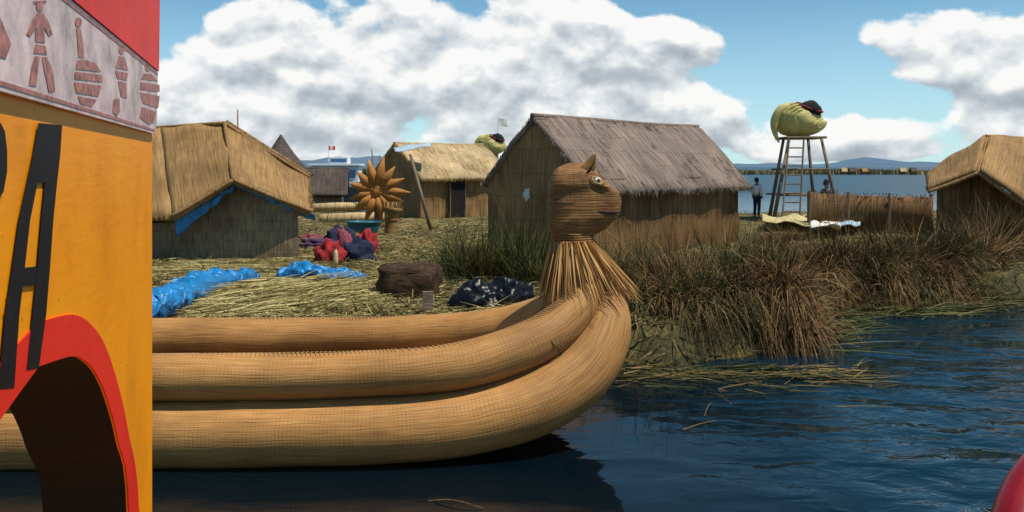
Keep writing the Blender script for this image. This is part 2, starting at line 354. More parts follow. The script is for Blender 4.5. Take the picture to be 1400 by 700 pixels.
for i,(px,Y,r,h,n) in enumerate([(1135,15.75,.5,.7,1000),(1172,15.8,.5,.75,1000),(1212,16.0,.5,.75,1000),(1252,16.2,.5,.75,1000),(1292,16.4,.5,.75,1000),(1325,16.7,.5,.7,900)]):
    clump(px,Y,r,h,n,['bl_dry','bl_mix'][i%2],'low brown reed tuft at the foot of the tall brown reeds, %s from the left'%ORD[i],group='low brown tufts along the right-hand waterline',lean=.8,droop=1.3,bias=(0,-.4),mound=.25,jit=.3)
g='short brown reeds behind the shore row'
for i,(px,Y,r,h,n) in enumerate([(1048,24,.6,.7,500),(1085,25,.6,.55,500),(1210,24,.6,.6,500),(1250,23.5,.6,.75,500),(1300,20.3,.7,1.2,600),(1345,20.3,.5,1.2,600)]):
    clump(px,Y,r,h,n,'bl_dry','short brown reed tuft in front of the reed fence, %s from the left'%ORD[i],group=g,lean=.35,droop=.4)
def litter(name,label,n,pxr,pyr,kind,Lr,w,cat='straw',up=.12,zoff=.03):
    px=RG.uniform(*pxr,n);py=RG.uniform(*pyr,n)
    Y=(H-.5)*F/(py-HZ);X=(px-700)/F*Y
    k=[i for i in range(n) if Y[i]>front(X[i])+.1 and Y[i]<41]
    X,Y=X[k],Y[k];n=len(k)
    Z=np.array([gz(a,b_) for a,b_ in zip(X,Y)])+zoff*RG.random(n)*2
    a=RG.random(n)*2*math.pi
    D=np.stack([np.cos(a),np.sin(a)*.8,RG.normal(size=n)*up],1)
    L=RG.uniform(*Lr,n)
    V,Fc,rn=blades(np.stack([X,Y,Z+.02],1),D,L,.05+0*L,w*(.6+RG.random(n)),2)
    o=mk(name,V,Fc,M[kind],rnd=rn);tag(o,label,cat,kind='stuff')
litter('straw_litter','cut straw scattered over the open ground by the huts',22000,(180,760),(300,450),'bl_straw',(.12,.5),.012)
litter('reed_litter','mixed reed litter and short grass covering the island',30000,(180,1500),(285,470),'bl_mix',(.1,.45),.016,up=.35)
litter('grass_litter','short green grass growing through the reed litter',16000,(380,1480),(290,430),'bl_green',(.08,.28),.014,cat='grass',up=1.2)
def swathe(label,px0,px1,py0,py1,n,ang,kind='bl_straw',L=(.5,1.2),zt=.25):
    px=RG.uniform(px0,px1,n);py=RG.uniform(py0,py1,n);Y=2.1*F/(py-HZ);X=(px-700)/F*Y
    mx,my=X.mean(),Y.mean();rx=(X.max()-X.min())/2;ry=(Y.max()-Y.min())/2
    hgt=np.clip(1-((X-mx)/rx)**2-((Y-my)/ry)**2,0,1)
    Z=np.array([gz(a,b_) for a,b_ in zip(X,Y)])+.02+zt*hgt*RG.random(n)
    a=ang+RG.normal(size=n)*.28
    D=np.stack([np.cos(a),np.sin(a),RG.normal(size=n)*.06+.05],1);LL=RG.uniform(*L,n)
    D*=np.where(RG.random(n)>.5,1,-1)[:,None]*np.array([1,1,0])+np.array([0,0,1])
    V,Fc,rn=blades(np.stack([X,Y,Z],1),D,LL,.08+0*LL,.014*(.6+RG.random(n)),3)
    o=mk('reed_pile',V,Fc,M[kind],rnd=rn);tag(o,label,'cut reeds',kind='stuff')
swathe('pale green swathe of freshly cut reeds beside the blue tarp',290,520,388,432,3200,.9)
swathe('flattened straw lying in front of the left hut',240,420,355,378,1500,.15,L=(.4,.9),zt=.1)
swathe('dry reeds lying at the foot of the bank right of the prow',840,1010,455,505,1400,.25,'bl_dry',(.4,.9),.15)
n=900;X=RG.uniform(4.2,14,n);Y=np.array([front(x) for x in X])+RG.normal(size=n)*.28-.05
a=RG.normal(size=n)*.5;D=np.stack([np.cos(a),np.sin(a)*.6+.15,RG.normal(size=n)*.12+.04],1)
V,Fc,rn=blades(np.stack([X,Y,np.full(n,.03)+RG.random(n)*.12],1),D,RG.uniform(.3,1.1,n),.05*np.ones(n),.02*np.ones(n),3)
tag(mk('shore_grass',V,Fc,M['bl_green'],rnd=rn),'green stems trailing along the right-hand waterline','grass',kind='stuff')
n=420;X=RG.uniform(1.0,4.4,n);Y=11.3-np.abs(RG.normal(size=n))*.45
a=RG.normal(size=n)*.6;D=np.stack([np.cos(a),np.sin(a),RG.normal(size=n)*.06+.02],1)
V,Fc,rn=blades(np.stack([X,Y,np.full(n,.01)+RG.random(n)*.06],1),D,RG.uniform(.2,.8,n),.03*np.ones(n),.016*np.ones(n),3)
tag(mk('floating_stems',V,Fc,M['bl_mix'],rnd=rn),'broken dry stems floating below the slumped reeds','reed stems',kind='stuff')
for i,(px,py,an,L) in enumerate([(968,560,1.2,.55),(955,585,.3,.4),(985,545,1.9,.5),(1010,530,.2,.6),(620,690,-.4,.5),(1085,520,.8,.5)]):
    p=G(px,py,0);mb=MB();dx=math.cos(an)*L;dy=math.sin(an)*L
    mb.tube([(p.x-dx/2,p.y-dy/2,-.01),(p.x,p.y,.035),(p.x+dx/2,p.y+dy/2,.01+.05*(i%2))],[.006,.005,.003],5,4)
    tag(mb.build('floating_reed',M['wall_tan'],None,True),['single bent reed floating on dark water, middle one of the cluster','short reed floating nearest the open blue water','curved reed floating just above the bent one','reed floating close under the bank','lone reed floating in front of the hull at the bottom edge','reed floating at the foot of the rightmost slumped clump'][i],'reed','reeds floating on the water')
# ---------------------------------------------------------------- reed boat
YC=8.72
boat=thing('reed_boat','large golden reed boat with a cat-headed prow lying along the bank','boat',(-3,YC,0))
def pxl(L):
    pts=[P(a,b_,Y) for a,b_,Y,r in L]; rad=[r/F*Y for a,b_,Y,r in L]; return pts,rad
hl=[(-700,470,8.1,30),(-560,560,7.9,42),(-400,596,7.8,46),(-100,600,7.8,47),(205,594,7.8,46),(400,591,7.8,46),(560,585,7.85,45),(660,571,7.95,45),(735,547,8.1,45),(792,508,8.3,44),(820,462,8.5,41),(826,422,8.64,33),(818,390,8.72,20),(806,368,8.72,8)]
gl=[(-700,400,8.1,20),(-560,485,7.9,28),(-400,514,7.8,32),(-100,518,7.8,32),(205,516,7.8,32),(400,514,7.8,31.5),(560,508,7.85,31.5),(660,493,7.98,32),(735,465,8.18,32),(782,430,8.4,29),(802,397,8.55,23),(806,368,8.66,15),(800,348,8.72,7)]
for nmx,L in (('hull_roll',hl),('gunwale_roll',gl)):
    for mir in(0,1):
        pts,rad=pxl(L)
        if mir:pts=[Vector((p.x,2*YC-p.y,p.z)) for p in pts]
        v,f,u=tube(pts,rad,48,14)
        v=[Vector(q)+Vector((0,mn.noise(Vector(q)*1.3),mn.noise(Vector(q)*1.3+Vector((5,5,5)))))*.016 for q in v]
        mk(nmx,v,f,M['hull'],boat,u,True)
        if nmx=='gunwale_roll':
            q=cr([tuple(p)+(r,) for p,r in zip(pts,rad)],14);mb=MB()
            for k in range(30,len(q)-38):
                a=Vector(q[k][:3]);b_=Vector(q[k+1][:3]);t=(b_-a).normalized();up=(Vector((0,0,1))-t*t.z).normalized();sd_=t.cross(up)
                ln=(b_-a).length;ns=max(1,int(ln/.032))
                for s in range(ns):
                    c=a.lerp(b_,s/ns);r_=q[k][3]
                    arc=[c+(up*math.cos(th)+sd_*math.sin(th)*(1))*(r_+.002)+t*(.016*abs(th)/.3) for th in (-.30,0,.30)]
                    mb.tube(arc,[.002,.0045,.002],4,1,cap=False)
            mb.build('crest_binding',M['hull_top'],boat,True)
MB().panel((-9,9.5,.62),(.0,9.3,.62),(.0,8.1,.62),(-9,7.9,.62),40,8,.05).build('deck_mat',M['thatch_gold'],boat,True,solid=.05)
MB().tube([P(560,560,8.72),P(690,535,8.72),P(765,485,8.72),P(795,430,8.72),P(792,380,8.72),P(785,330,8.72)],[.2,.28,.3,.22,.17,.16],24,8).build('bow_core',M['hull'],boat,True)
for (cx,cy,Y,r,ax) in [(748,458,8.22,32.5,(.75,.05,.66))]:
    c=P(cx,cy,Y);a=Vector(ax).normalized();n1=a.cross(Vector((0,1,0))).normalized();n2=a.cross(n1);R=r/F*Y*1.01
    pts=[c+n1*R*math.cos(t*math.pi/16)+n2*R*math.sin(t*math.pi/16) for t in range(33)]
    MB().tube(pts,.004,6,1,cap=False).build('rope_tie',M['wall_brown'],boat,True)
HS=[(323,757,806,.17),(318,753,818,.185),(312,750,829,.20),(304,749,836,.21),(298,749,844,.215),(291,749,847,.215),(284,749,848,.215),(276,749,849,.215),(268,749,849,.21),(262,749,847,.21),(257,749,838,.215),(252,750,830,.22),(245,752,824,.21),(238,755,818,.19),(232,759,812,.16),(227,766,806,.12),(223,777,799,.06)]
def hsec(py):
    ys_=[h[0] for h in HS][::-1]
    x0=np.interp(py,ys_,[h[1] for h in HS][::-1]);x1=np.interp(py,ys_,[h[2] for h in HS][::-1]);ry=np.interp(py,ys_,[h[3] for h in HS][::-1])
    return x0,x1,ry
EX=3.4
def hprof(u,py):
    # muzzle block narrower than the skull from the cheek forward
    k=1/(1+math.exp(-(u-.36)/.06))*(1/(1+math.exp(-(py-256)/2.)))
    return 1-.36*k
def hface(px,py,off=.006,side=-1):
    x0,x1,ry=hsec(py);c=(x0+x1)/2;r=(x1-x0)/2;u=(px-c)/r;d=min(.985,abs(u))
    y=ry*(1-d**EX)**(1/EX)*hprof(u,py)+off
    p=P(px,py,YC);return Vector((p.x,YC+side*y,p.z))
V=[];U=[];Fc=[];seg=96;rows=np.linspace(323,223,80)
for j,py in enumerate(rows):
    x0,x1,ry=hsec(py);c=P((x0+x1)/2,py,YC);rx=(x1-x0)/2/F*YC
    for k in range(seg+1):
        a=2*math.pi*k/seg;ca,sa=math.cos(a),math.sin(a);e=2/EX
        u=math.copysign(abs(ca)**e,ca)
        wr=1+.006*math.sin(j*1.9)+.014*mn.noise(Vector((ca*3,sa*3,j*.2)))
        x=u*rx*wr;y=math.copysign(abs(sa)**e,sa)*ry*hprof(u,py)*wr
        V.append((c.x+x,c.y+y,c.z));U.append((a*.3,c.z))
w=seg+1
for j in range(len(rows)-1):
    for k in range(seg):Fc.append((j*w+k,j*w+k+1,(j+1)*w+k+1,(j+1)*w+k))
Fc.append(tuple(range((len(rows)-1)*w,(len(rows)-1)*w+seg)));Fc.append(tuple(range(seg-1,-1,-1)))
head=mk('head',V,Fc,M['head'],boat,U,True)
for sd in (-1,1):
    ear=MB();y=YC+sd*.12
    b0=P(784,240,YC);b1=P(812,243,YC);tp=P(813,210,YC)
    b0.y=b1.y=y;tp.y=y+sd*.02
    pts=[(b0+b1)/2+Vector((0,0,-.04)),(b0+b1)/2+Vector((.01,0,.04)),(b0*.3+b1*.3+tp*.4)+Vector((.015,0,.02)),tp]
    ear.tube(pts,[.08,.08,.05,.003],14,5,flat=.45);e_=ear.build('ear',M['head'],head,True)
    ip=[q_+Vector((.01,sd*.03,-.005)) for q_ in pts[1:]];ip[-1]=tp+Vector((-.005,sd*.005,-.05))
    MB().tube(ip,[.04,.028,.003],10,4,flat=.3).build('inner_ear',M['mound'],e_,True)
    cc=(814,246)
    for q_,rr_ in ((1.,.008),(1.45,.007)):
        ring=[hface(cc[0]+7*q_*math.cos(t*math.pi/8),cc[1]+4.6*q_*math.sin(t*math.pi/8)+.25*7*math.cos(t*math.pi/8),.003,sd) for t in range(17)]
        MB().tube(ring,rr_,8,1,cap=False).build('eye_ring',M['thatch_pale'] if q_==1 else M['head'],head,True)
    ec=hface(cc[0],cc[1],-.014,sd)
    MB().add(*lump(ec,(.038,.022,.026),0,1,0,14,8)).build('eye',M['white_cloth'],head,True)
    MB().add(*lump(ec+Vector((.012,sd*.014,0)),(.015,.011,.017),0,1,0,12,8)).build('pupil',M['blackp'],head,True)
    mo=[hface(x,y_,-.002,sd) for x,y_ in [(846,289),(838,290),(830,290),(822,289),(814,287)]]
    MB().tube(mo,[.010,.012,.012,.009,.002],8,4).build('mouth',M['cavity'],head,True)
    br=[hface(x,y_,-.002,sd) for x,y_ in [(798,240),(807,237),(818,239),(828,246)]]
    MB().tube(br,[.004,.011,.011,.004],8,4).build('brow',M['head'],head,True)
MB().add(*lump(P(842,266,YC)+Vector((0,0,0)),(.056,.095,.042),.05,2,1,18,12,pw=.8)).build('nose',M['soil'],head,True)
cc=P(783,322,YC)
for dz in (0,.022,.044,.066):
    ring=[cc+Vector((math.cos(t*math.pi/12)*.2,math.sin(t*math.pi/12)*.19,-dz+.02)) for t in range(25)]
    MB().tube(ring,.012,8,1,cap=False).build('collar_rope',M['head'],boat,True)
def fringe(n,r,lo,hi,flare):
    a=RG.random(n)*2*math.pi;ca,sa=np.cos(a),np.sin(a)
    R=np.stack([cc.x+ca*r,cc.y+sa*r,np.full(n,cc.z-.045)],1)
    out=flare*(.6+.8*RG.random(n))
    D=np.stack([ca*out+.13+np.clip(ca,0,1)*.42+RG.normal(size=n)*.06,sa*out*1.5+RG.normal(size=n)*.06,-np.ones(n)],1)
    L=RG.uniform(lo,hi,n)
    return blades(R,D,L,-.04*np.ones(n)+RG.random(n)*.1,.019*(.7+.6*RG.random(n)),3)
for k,(n,r,lo,hi,fl) in enumerate([(620,.195,.50,.70,.15),(560,.205,.48,.74,.27)]):
    V,Fc,rn=fringe(n,r,lo,hi,fl);mk('straw_fringe',V,Fc,M['bl_skirt'],boat,rnd=rn)
# ---------------------------------------------------------------- huts
def edgefringe(segs_,kind,parent,n_per_m=60,L=(.12,.3),down=1.,w=.02,out=(0,0,0),jit=.25,merge=False):
    if len(segs_)>1 and not merge:
        for s_ in segs_: edgefringe([s_],kind,parent,n_per_m,L,down,w,out,jit)
        return
    RR=[];DD=[]
    for a,b_ in segs_:
        a,b_=Vector(a),Vector(b_);n=int((b_-a).length*n_per_m)
        for i in range(n):
            t=random.random();p=a.lerp(b_,t)+Vector((random.gauss(0,.02),random.gauss(0,.02),random.gauss(0,.015)+.02))
            RR.append(p);DD.append((random.gauss(0,jit)+out[0],random.gauss(0,jit)+out[1],-down))
    n=len(RR);V,Fc,rn=blades(np.array([tuple(r) for r in RR]),np.array(DD),RG.uniform(*L,n),0.1*np.ones(n),w*np.ones(n),2)
    mk('thatch_fringe',V,Fc,M[kind],parent,rnd=rn)
def roofstraw(quads,kind,parent,dens=40,L=(.25,.6)):
    RR=[];DD=[]
    for a,b_,c_,d_ in quads:
        a,b_,c_,d_=map(Vector,(a,b_,c_,d_));n=((b_-a).cross(d_-a)).normalized()
        if n.z<0:n=-n
        ar=(b_-a).length*(d_-a).length
        for i in range(int(ar*dens)):
            u,v=random.random(),random.random()*.93
            p=(a*(1-u)+b_*u)*(1-v)+(d_*(1-u)+c_*u)*v
            dn=((d_-a)*(1-u)+(c_-b_)*u).normalized()
            RR.append(p+n*.028);DD.append(dn+n*random.uniform(0,.03)+(b_-a).normalized()*random.gauss(0,.07))
    n=len(RR);V,Fc,rn=blades(np.array([tuple(r) for r in RR]),np.array([tuple(d) for d in DD]),RG.uniform(*L,n),.02*np.ones(n),.016*np.ones(n),2)
    mk('loose_straw',V,Fc,M[kind],parent,rnd=rn)
def hut(label,C0,d,L,W,ez,rz,roofm,wallm,strawk,z0=.45,ov=.3,door=None,group=None,detail=True,gablem=None,nm_='reed_hut',og=.3):
    d=Vector((d[0],d[1],0)).normalized();n=Vector((-d.y,d.x,0));C=Vector((C0[0],C0[1],0));Z=lambda p,z:Vector((p.x,p.y,z))
    root=thing(nm_,label,'hut',(C.x,C.y,z0),group)
    A,B,Cc,D=C,C+d*L,C+d*L+n*W,C+n*W;g0=C+n*W/2;g1=g0+d*L
    mb=MB();mb.panel(Z(A,ez),Z(B,ez),Z(B,z0-.1),Z(A,z0-.1),30,8,.10,1.4);mb.build('wall',M[wallm],root,True)
    MB().panel(Z(Cc,ez),Z(D,ez),Z(D,z0-.1),Z(Cc,z0-.1),8,3).build('wall',M[wallm],root,True)
    for a,b_,g_ in ((D,A,g0),(B,Cc,g1)):
        mb=MB();v=[Z(a,z0-.1),Z(b_,z0-.1),Z(b_,ez),Z(g_,rz-.05),Z(a,ez)];mb.add(v,[(0,1,2,3,4)],[(0,v[0].z),(W,v[1].z),(W,v[2].z),(W/2,v[3].z),(0,v[4].z)])
        mb.build('gable',M[gablem or wallm],root)
    sl=(rz-ez)/(W/2);dr=ov*sl
    q1=(Z(g0-d*og,rz),Z(g1+d*ov,rz),Z(B+d*ov-n*ov,ez-dr),Z(A-d*og-n*ov,ez-dr))
    q2=(Z(g1+d*ov,rz),Z(g0-d*og,rz),Z(D-d*og+n*ov*.5,ez-dr*.5),Z(Cc+d*ov+n*ov*.5,ez-dr*.5))
    mb=MB()
    for q in(q1,q2):mb.panel(*q,40,10,.07,1.1,-.04)
    mb.build('roof',M[roofm],root,True,solid=.12)
    MB().tube([Z(g0-d*(og+.02),rz-.02),Z(g0+d*L/3,rz-.03),Z(g0+d*L*.7,rz-.05),Z(g1+d*(ov+.02),rz-.02)],[.06]*4,10,6).build('ridge_roll',M[roofm],root,True)
    if detail:
        edgefringe([(q1[2],q1[3])],strawk,root,90,(.05,.16),jit=.12);edgefringe([(q1[0],q1[3]),(q2[1],q2[2])],strawk,root,60,(.05,.13),out=(-d.x*.4,-d.y*.4,0),jit=.15)
        roofstraw([q1],strawk,root,50,(.2,.4))
    if door:
        s0,s1,zt=door;off=-n*.12
        a,b_=A+d*s0+off,A+d*s1+off
        dr_=MB();dr_.panel(Z(a,zt),Z(b_,zt),Z(b_,z0),Z(a,z0),2,2);do=dr_.build('door',M['cavity'],root,solid=.03)
        fr=MB();fr.tube([Z(a,z0),Z(a,zt)],.035,6);fr.tube([Z(b_,z0),Z(b_,zt)],.035,6);fr.tube([Z(a,zt),Z(b_,zt)],.035,6);fr.build('frame',M['wood'],do)
    return root,q1
big,q=hut('big reed hut with weathered grey thatch roof behind the prow',(1.6,19.5),(.66,.751),7.2,2.9,2.33,3.8,'thatch_grey','wall_brown','bl_roofgrey',gablem='wall_tan',og=.06)
hut('small reed hut with pale thatch roof and dark doorway in the back',(-3.71,36),(.8,.6),4.2,4.0,2.3,3.62,'thatch_pale','wall_tan','bl_roof',door=(1.35,2.1,2.12),gablem='wall_tan',og=.1)
hut('low brown thatched hut beside the moored white boat',(-10.2,43),(1,.15),1.9,2.4,1.5,2.55,'thatch_dark','wall_grey','bl_roofgrey',z0=.1,detail=False)
def canopy_hut(label,A,R,C,S1,S2,Q1,Q2,B1,wp,ext,roofm,wallm,strawk,tarp=False):
    root=thing('reed_hut',label,'hut',(wp[0].x,wp[0].y,.45))
    mid=A.lerp(R,.3);mb=MB()
    mb.panel(mid,A,C,S1,14,10,.09,1.3);mb.panel(R,mid,S1,S2,14,8,.09,1.3)
    mb.panel(A,Q1,Q2,C,14,8,.09,1.3)
    mb.panel(A,R,B1+(R-A),B1,12,6,.05);mb.add([A,B1,Q1],[(0,1,2)],[(0,0),(1,2),(2,1)])
    mb.build('roof',M[roofm],root,True,solid=.1)
    for a,b_ in ((A,C),(R,A),(C,S1),(C,Q2),(A,Q1)):
        MB().tube([a,a.lerp(b_,.5)+Vector((0,0,-.02)),b_],[.045]*3,8,5).build('edge_roll',M[roofm],root,True)
    edgefringe([(C,S1),(C,Q2),(S1,S2),(Q1,Q2)],strawk,root,110,(.03,.08),jit=.12)
    ex=Vector(ext);n=len(wp)
    MB().add(wp,[tuple(range(n))],[(p.x,p.z) for p in wp]).build('gable',M[wallm],root)
    mb=MB()
    for i in range(n):
        a,b_=wp[i],wp[(i+1)%n]
        if i in (1,2): continue
        mb.panel(b_,b_+ex,a+ex,a,6,3)
    mb.add([p+ex for p in wp],[tuple(range(n))],[(p.x,p.z) for p in wp])
    mb.build('wall',M[wallm],root)
    if tarp:
        for a,b_,h1,h2 in((C,S1,.05,.40),(C,Q2,.08,.16)):
            o_=Vector((0,.22,-.08))
            mb=MB();mb.panel(a+o_,b_+o_,b_+o_+Vector((0,.05,-h2)),a+o_+Vector((0,.05,-h1)),30,5,.09,5)
            mb.build('tarp_edge',M['blue_tarp'],root,True,solid=.01)
    return root
A=P(307,168,21.5)
canopy_hut('reed hut with golden folded thatch roof and blue tarp edge on the left',A,P(40,184,24.5),P(319,246,19.2),P(234,296,19.0),P(80,308,20.5),P(423,242,21.8),P(427,289,19.6),P(385,262,25),
  [P(205,364,19.6),P(409,352,19.6),P(407,287,19.7),P(319,250,19.7),P(236,304,19.7),P(150,308,19.7),P(130,364,19.7)],(-1.0,3.6,0),'thatch_gold','wall_grey','bl_roof',tarp=True)
canopy_hut('reed hut with tan folded thatch roof on the right edge of the island',P(1350,189,24),P(1580,200,28),P(1337,236,22.2),P(1407,285,22),P(1560,300,24),P(1268,238,25),P(1269,262,22.5),P(1300,255,27),
  [P(1402,345,22.9),P(1279,345,22.9),P(1281,260,22.9),P(1337,240,22.9),P(1398,282,22.9),P(1470,285,22.9),P(1470,345,22.9)],(1.8,3.2,0),'thatch_gold','wall_brown','bl_roof')
p=P(384,184,38);ch=thing('conical_hut','dark conical reed roof peeking over the left hut','hut',(p.x,p.y,.4))
MB().tube([(p.x,p.y,.4),(p.x,p.y,2.3)],[1.1,1.1],20).build('wall',M['wall_grey'],ch,True)
MB().tube([(p.x,p.y,2.2),(p.x,p.y,3.2),(p.x,p.y,p.z)],[1.4,.55,.03],20,4).build('roof',M['thatch_dark'],ch,True)
def pole(label,a,b_,r=.03,mat='wood',sub=None):
    return tag(MB().tube([a,b_],[r,r*.8],8).build('wooden_pole',M[mat],None,True),label,'pole')
pole('thin upright pole above the left hut roof',Vector((P(325,0,27).x,27,.4)),P(325,150,27),.03)
pole('leaning grey pole beside the small back hut',P(590,318,28.5),P(561,211,29),.06)
pole('thin pole at the left gable of the small back hut',Vector((P(508,0,39).x,41,.4)),P(508,204,41),.035)
pole('thin pole just right of the other one by the small back hut',Vector((P(519,0,39).x,41,.4)),P(519,212,41),.03)
mb=MB();mb.panel(P(538,201,36.3),P(588,195,36.6),P(590,199,35.9),P(540,207,35.6),12,3,.08,2);tag(mb.build('tarpaulin',M['pale_cloth'],None,True,solid=.02),'grey tarpaulin scrap over the ridge of the small back hut','tarpaulin')
mb=MB();c=P(722,266,20.6);mb.add(*lump(c,(.11,.06,.13),.7,3,4));tag(mb.build('hanging_cloth',M['white_cloth'],None,True),'pale cloth hung on the gable of the big hut','cloth')
# ---------------------------------------------------------------- tower with reed figure
TY=35;tw=thing('lookout_tower','tall pole lookout tower with ladder carrying a reed figure','tower',(P(1092,0,TY).x,TY,.45))
pz=P(0,189,TY).z
for bx,tx,dy in((1047,1073,-.8),(1137,1116,-.8),(1062,1078,.9),(1128,1112,.9)):
    a=P(bx,0,TY);b_=P(tx,0,TY)
    MB().tube([(a.x,TY+dy*1.2,.4),(b_.x,TY+dy*.7,pz)],[.08,.06],8).build('leg',M['wood'],tw,True)
x0,x1=P(1068,0,TY).x,P(1121,0,TY).x
mb=MB()
for i in range(9):
    y=TY-.75+i*.19;mb.tube([(x0,y,pz),(x1,y,pz+.01)],.05,7)
mb.build('platform',M['wood'],tw)
for z in(1.5,2.5):
    k=(z-.4)/(pz-.4)
    xa=P(1047+(1073-1047)*k,0,TY).x;xb=P(1137+(1116-1137)*k,0,TY).x
    for dy in(-.85,.85):MB().tube([(xa,TY+dy,z),(xb,TY+dy,z)],.035,6).build('brace',M['wood'],tw)
la=P(1069,302,TY-1.6);lb=P(1079,190,TY-.8);ra=P(1093,302,TY-1.6);rb=P(1099,190,TY-.8)
ld=MB().tube([la,lb],.035,6).tube([ra,rb],.035,6).build('ladder',M['wood'],tw)
for i in range(1,9):
    t=i/9;MB().tube([la.lerp(lb,t),ra.lerp(rb,t)],.028,6).build('rung',M['wood'],ld)
def reed_head(label,c,s):
    r=thing('reed_figure',label,'reed figure',(c.x,c.y,c.z-.7*s))
    MB().add(*lump(c+Vector((0,0,-.02*s)),(.95*s,.84*s,.68*s),.1,2,3,36,20)).build('body',M['yg'],r,True)
    # curled bands sweeping round the shell from the dark hollow
    for k,(rr,tl) in enumerate([(.52,.0),(.68,.1),(.84,.16),(.97,.2)]):
        pts=[c+Vector((.12*s+math.cos(t)*rr*s*.93,-(.80*math.sqrt(max(0,1-rr*rr*.9))*s)-.03,.06*s+math.sin(t)*rr*s*.66)) for t in np.linspace(1.9,5.9+tl,17)]
        MB().tube(pts,[.03*s]+[.065*s]*15+[.03*s],8,2).build('rib_roll',M['yg'],r,True)
    op=c+Vector((.36*s,-.28*s,.36*s))
    MB().add(*lump(op,(.46*s,.5*s,.38*s),.1,2,5)).build('opening',M['cavity'],r,True)
    pts=[op+Vector((math.cos(t)*.48*s,math.sin(t)*.46*s,math.cos(t)*-.16*s+math.sin(t)*.12*s+.12*s)) for t in np.linspace(0,2*math.pi,21)]
    MB().tube(pts,.045*s,8,1,cap=False).build('rim',M['redrim'],r,True)
    pts=[c+Vector((-.3*s,-.2*s,.50*s)),c+Vector((-.72*s,-.3*s,.40*s)),c+Vector((-1.0*s,-.3*s,-.05*s)),c+Vector((-1.0*s,-.3*s,-.5*s)),c+Vector((-.84*s,-.3*s,-.9*s))]
    MB().tube(pts,[.16*s,.2*s,.17*s,.11*s,.03*s],12,5).build('beak',M['yg'],r,True)
    return r
reed_head('yellow-green reed figure with dark red-rimmed opening on top of the tower',P(1091,164,TY),1.)
c=P(672,198,44);reed_head('yellow-green reed figure rising behind the small back hut roof',c,.75)
st=thing('reed_stand','reed post carrying the figure behind the small back hut','post',(c.x,44,.2))
MB().tube([(c.x,44,.2),(c.x,44,c.z-.4)],[.4,.3],14).build('post_roll',M['orange_reed'],st,True)
def flag(label,px,py0,py1,Y,z0,cols):
    a=P(px,py1,Y);b_=P(px,py0,Y);f=thing('flag_pole',label,'flag',(a.x,Y,z0))
    MB().tube([(a.x,Y,z0),b_],[.03,.02],6).build('pole',M['white'],f)
    hh_=(py1-py0)*.3/F*Y
    for i,cn in enumerate(cols):
        w_=.45/len(cols);v=panel(b_+Vector((i*w_,0,-.05)),b_+Vector(((i+1)*w_,.1,-.12)),b_+Vector(((i+1)*w_,.1,-.12-hh_)),b_+Vector((i*w_,0,-.05-hh_)),6,4,.05,4)
        mk('flag_stripe',v[0],v[1],M[cn],f,v[2],True)
flag('white pennant on a pole above the small back hut',681,160,195,44,.3,['white_cloth'])
# ---------------------------------------------------------------- sun figure, bundles, tub
SY=31;sc=P(515,261,SY);sf=thing('reed_sun','orange reed sun with pointed rays standing by the small back hut','sculpture',(sc.x,SY,.45))
MB().add(*lump(sc,(.28,.12,.28),.12,2,1)).build('disc',M['orange_reed'],sf,True)
for rr_ in(.42,.62):
    MB().tube([sc+Vector((math.cos(t)*rr_,-.02,math.sin(t)*rr_)) for t in np.linspace(0,2*math.pi,25)],.05,8,1,cap=False).build('hoop',M['orange_reed'],sf,True)
for i in range(13):
    a=2*math.pi*i/13+random.uniform(-.1,.1);d=Vector((math.cos(a),0,math.sin(a)))
    MB().tube([sc+d*.2,sc+d*.55,sc+d*random.uniform(.9,1.3)],[.07,.19,.01],8,1,flat=1.).build('ray',M['orange_reed'],sf,True)
MB().tube([(sc.x,SY+.15,.4),sc+Vector((0,.12,0))],[.12,.1],8).build('post',M['wood'],sf)
p=G(535,322);b_=thing('reed_bundle','upright brown reed bundle in front of the reed sun','reed bundle',(p.x,p.y,.5))
MB().tube([(p.x,p.y,.45),(p.x,p.y,.95),(p.x+.05,p.y,1.35)],[.22,.2,.3],14,4).build('stalks',M['wall_tan'],b_,True)
MB().tube([(p.x+.2*math.cos(t),p.y+.2*math.sin(t),.98) for t in np.linspace(0,2*math.pi,17)],.025,6,cap=False).build('tie',M['orange_reed'],b_,True)
edgefringe([((p.x-.2,p.y,1.5),(p.x+.3,p.y,1.5))],'bl_roof',b_,200,(.2,.5))
for i,(xa,xb,py,lb_) in enumerate([(418,500,284,'pale reed roll lying behind, by the moored white boat'),(436,528,299,'pale reed roll lying in front, by the blue tub')]):
    Y=2545/(py+6-HZ);a=P(xa,py,Y);c_=P(xb,py-2,Y+.5)
    r=thing('reed_roll',lb_,'reed bundle',(a.x,a.y,.5),'reed rolls lying on the ground')
    MB().tube([a,a.lerp(c_,.5),c_],[.17,.21,.18],14,4).build('stalks',M['thatch_pale'],r,True)
    for t in(.15,.5,.85):
        q_=a.lerp(c_,t);MB().tube([q_+Vector((0,.215*math.cos(k),.215*math.sin(k))) for k in np.linspace(0,2*math.pi,13)],.015,5,cap=False).build('tie',M['wood'],r)
p=G(497,320);tb=thing('plastic_tub','teal blue plastic tub by the reed sun','tub',(p.x,p.y,.5))
mb=MB();prof=[(.42,.0),(.5,.22),(.52,.36),(.55,.37),(.55,.40),(.49,.40),(.46,.2),(.38,.05)]
V=[];Fc=[]
for r_,z in prof:
    for k in range(24):V.append((p.x+r_*math.cos(k*math.pi/12),p.y+r_*math.sin(k*math.pi/12)*.8,.5+z))
for j in range(len(prof)-1):
    for k in range(24):Fc.append((j*24+k,j*24+(k+1)%24,(j+1)*24+(k+1)%24,(j+1)*24+k))
Fc.append(tuple(7*24+k for k in range(24)))
mb.add(V,Fc).build('basin',M['teal'],tb,True)
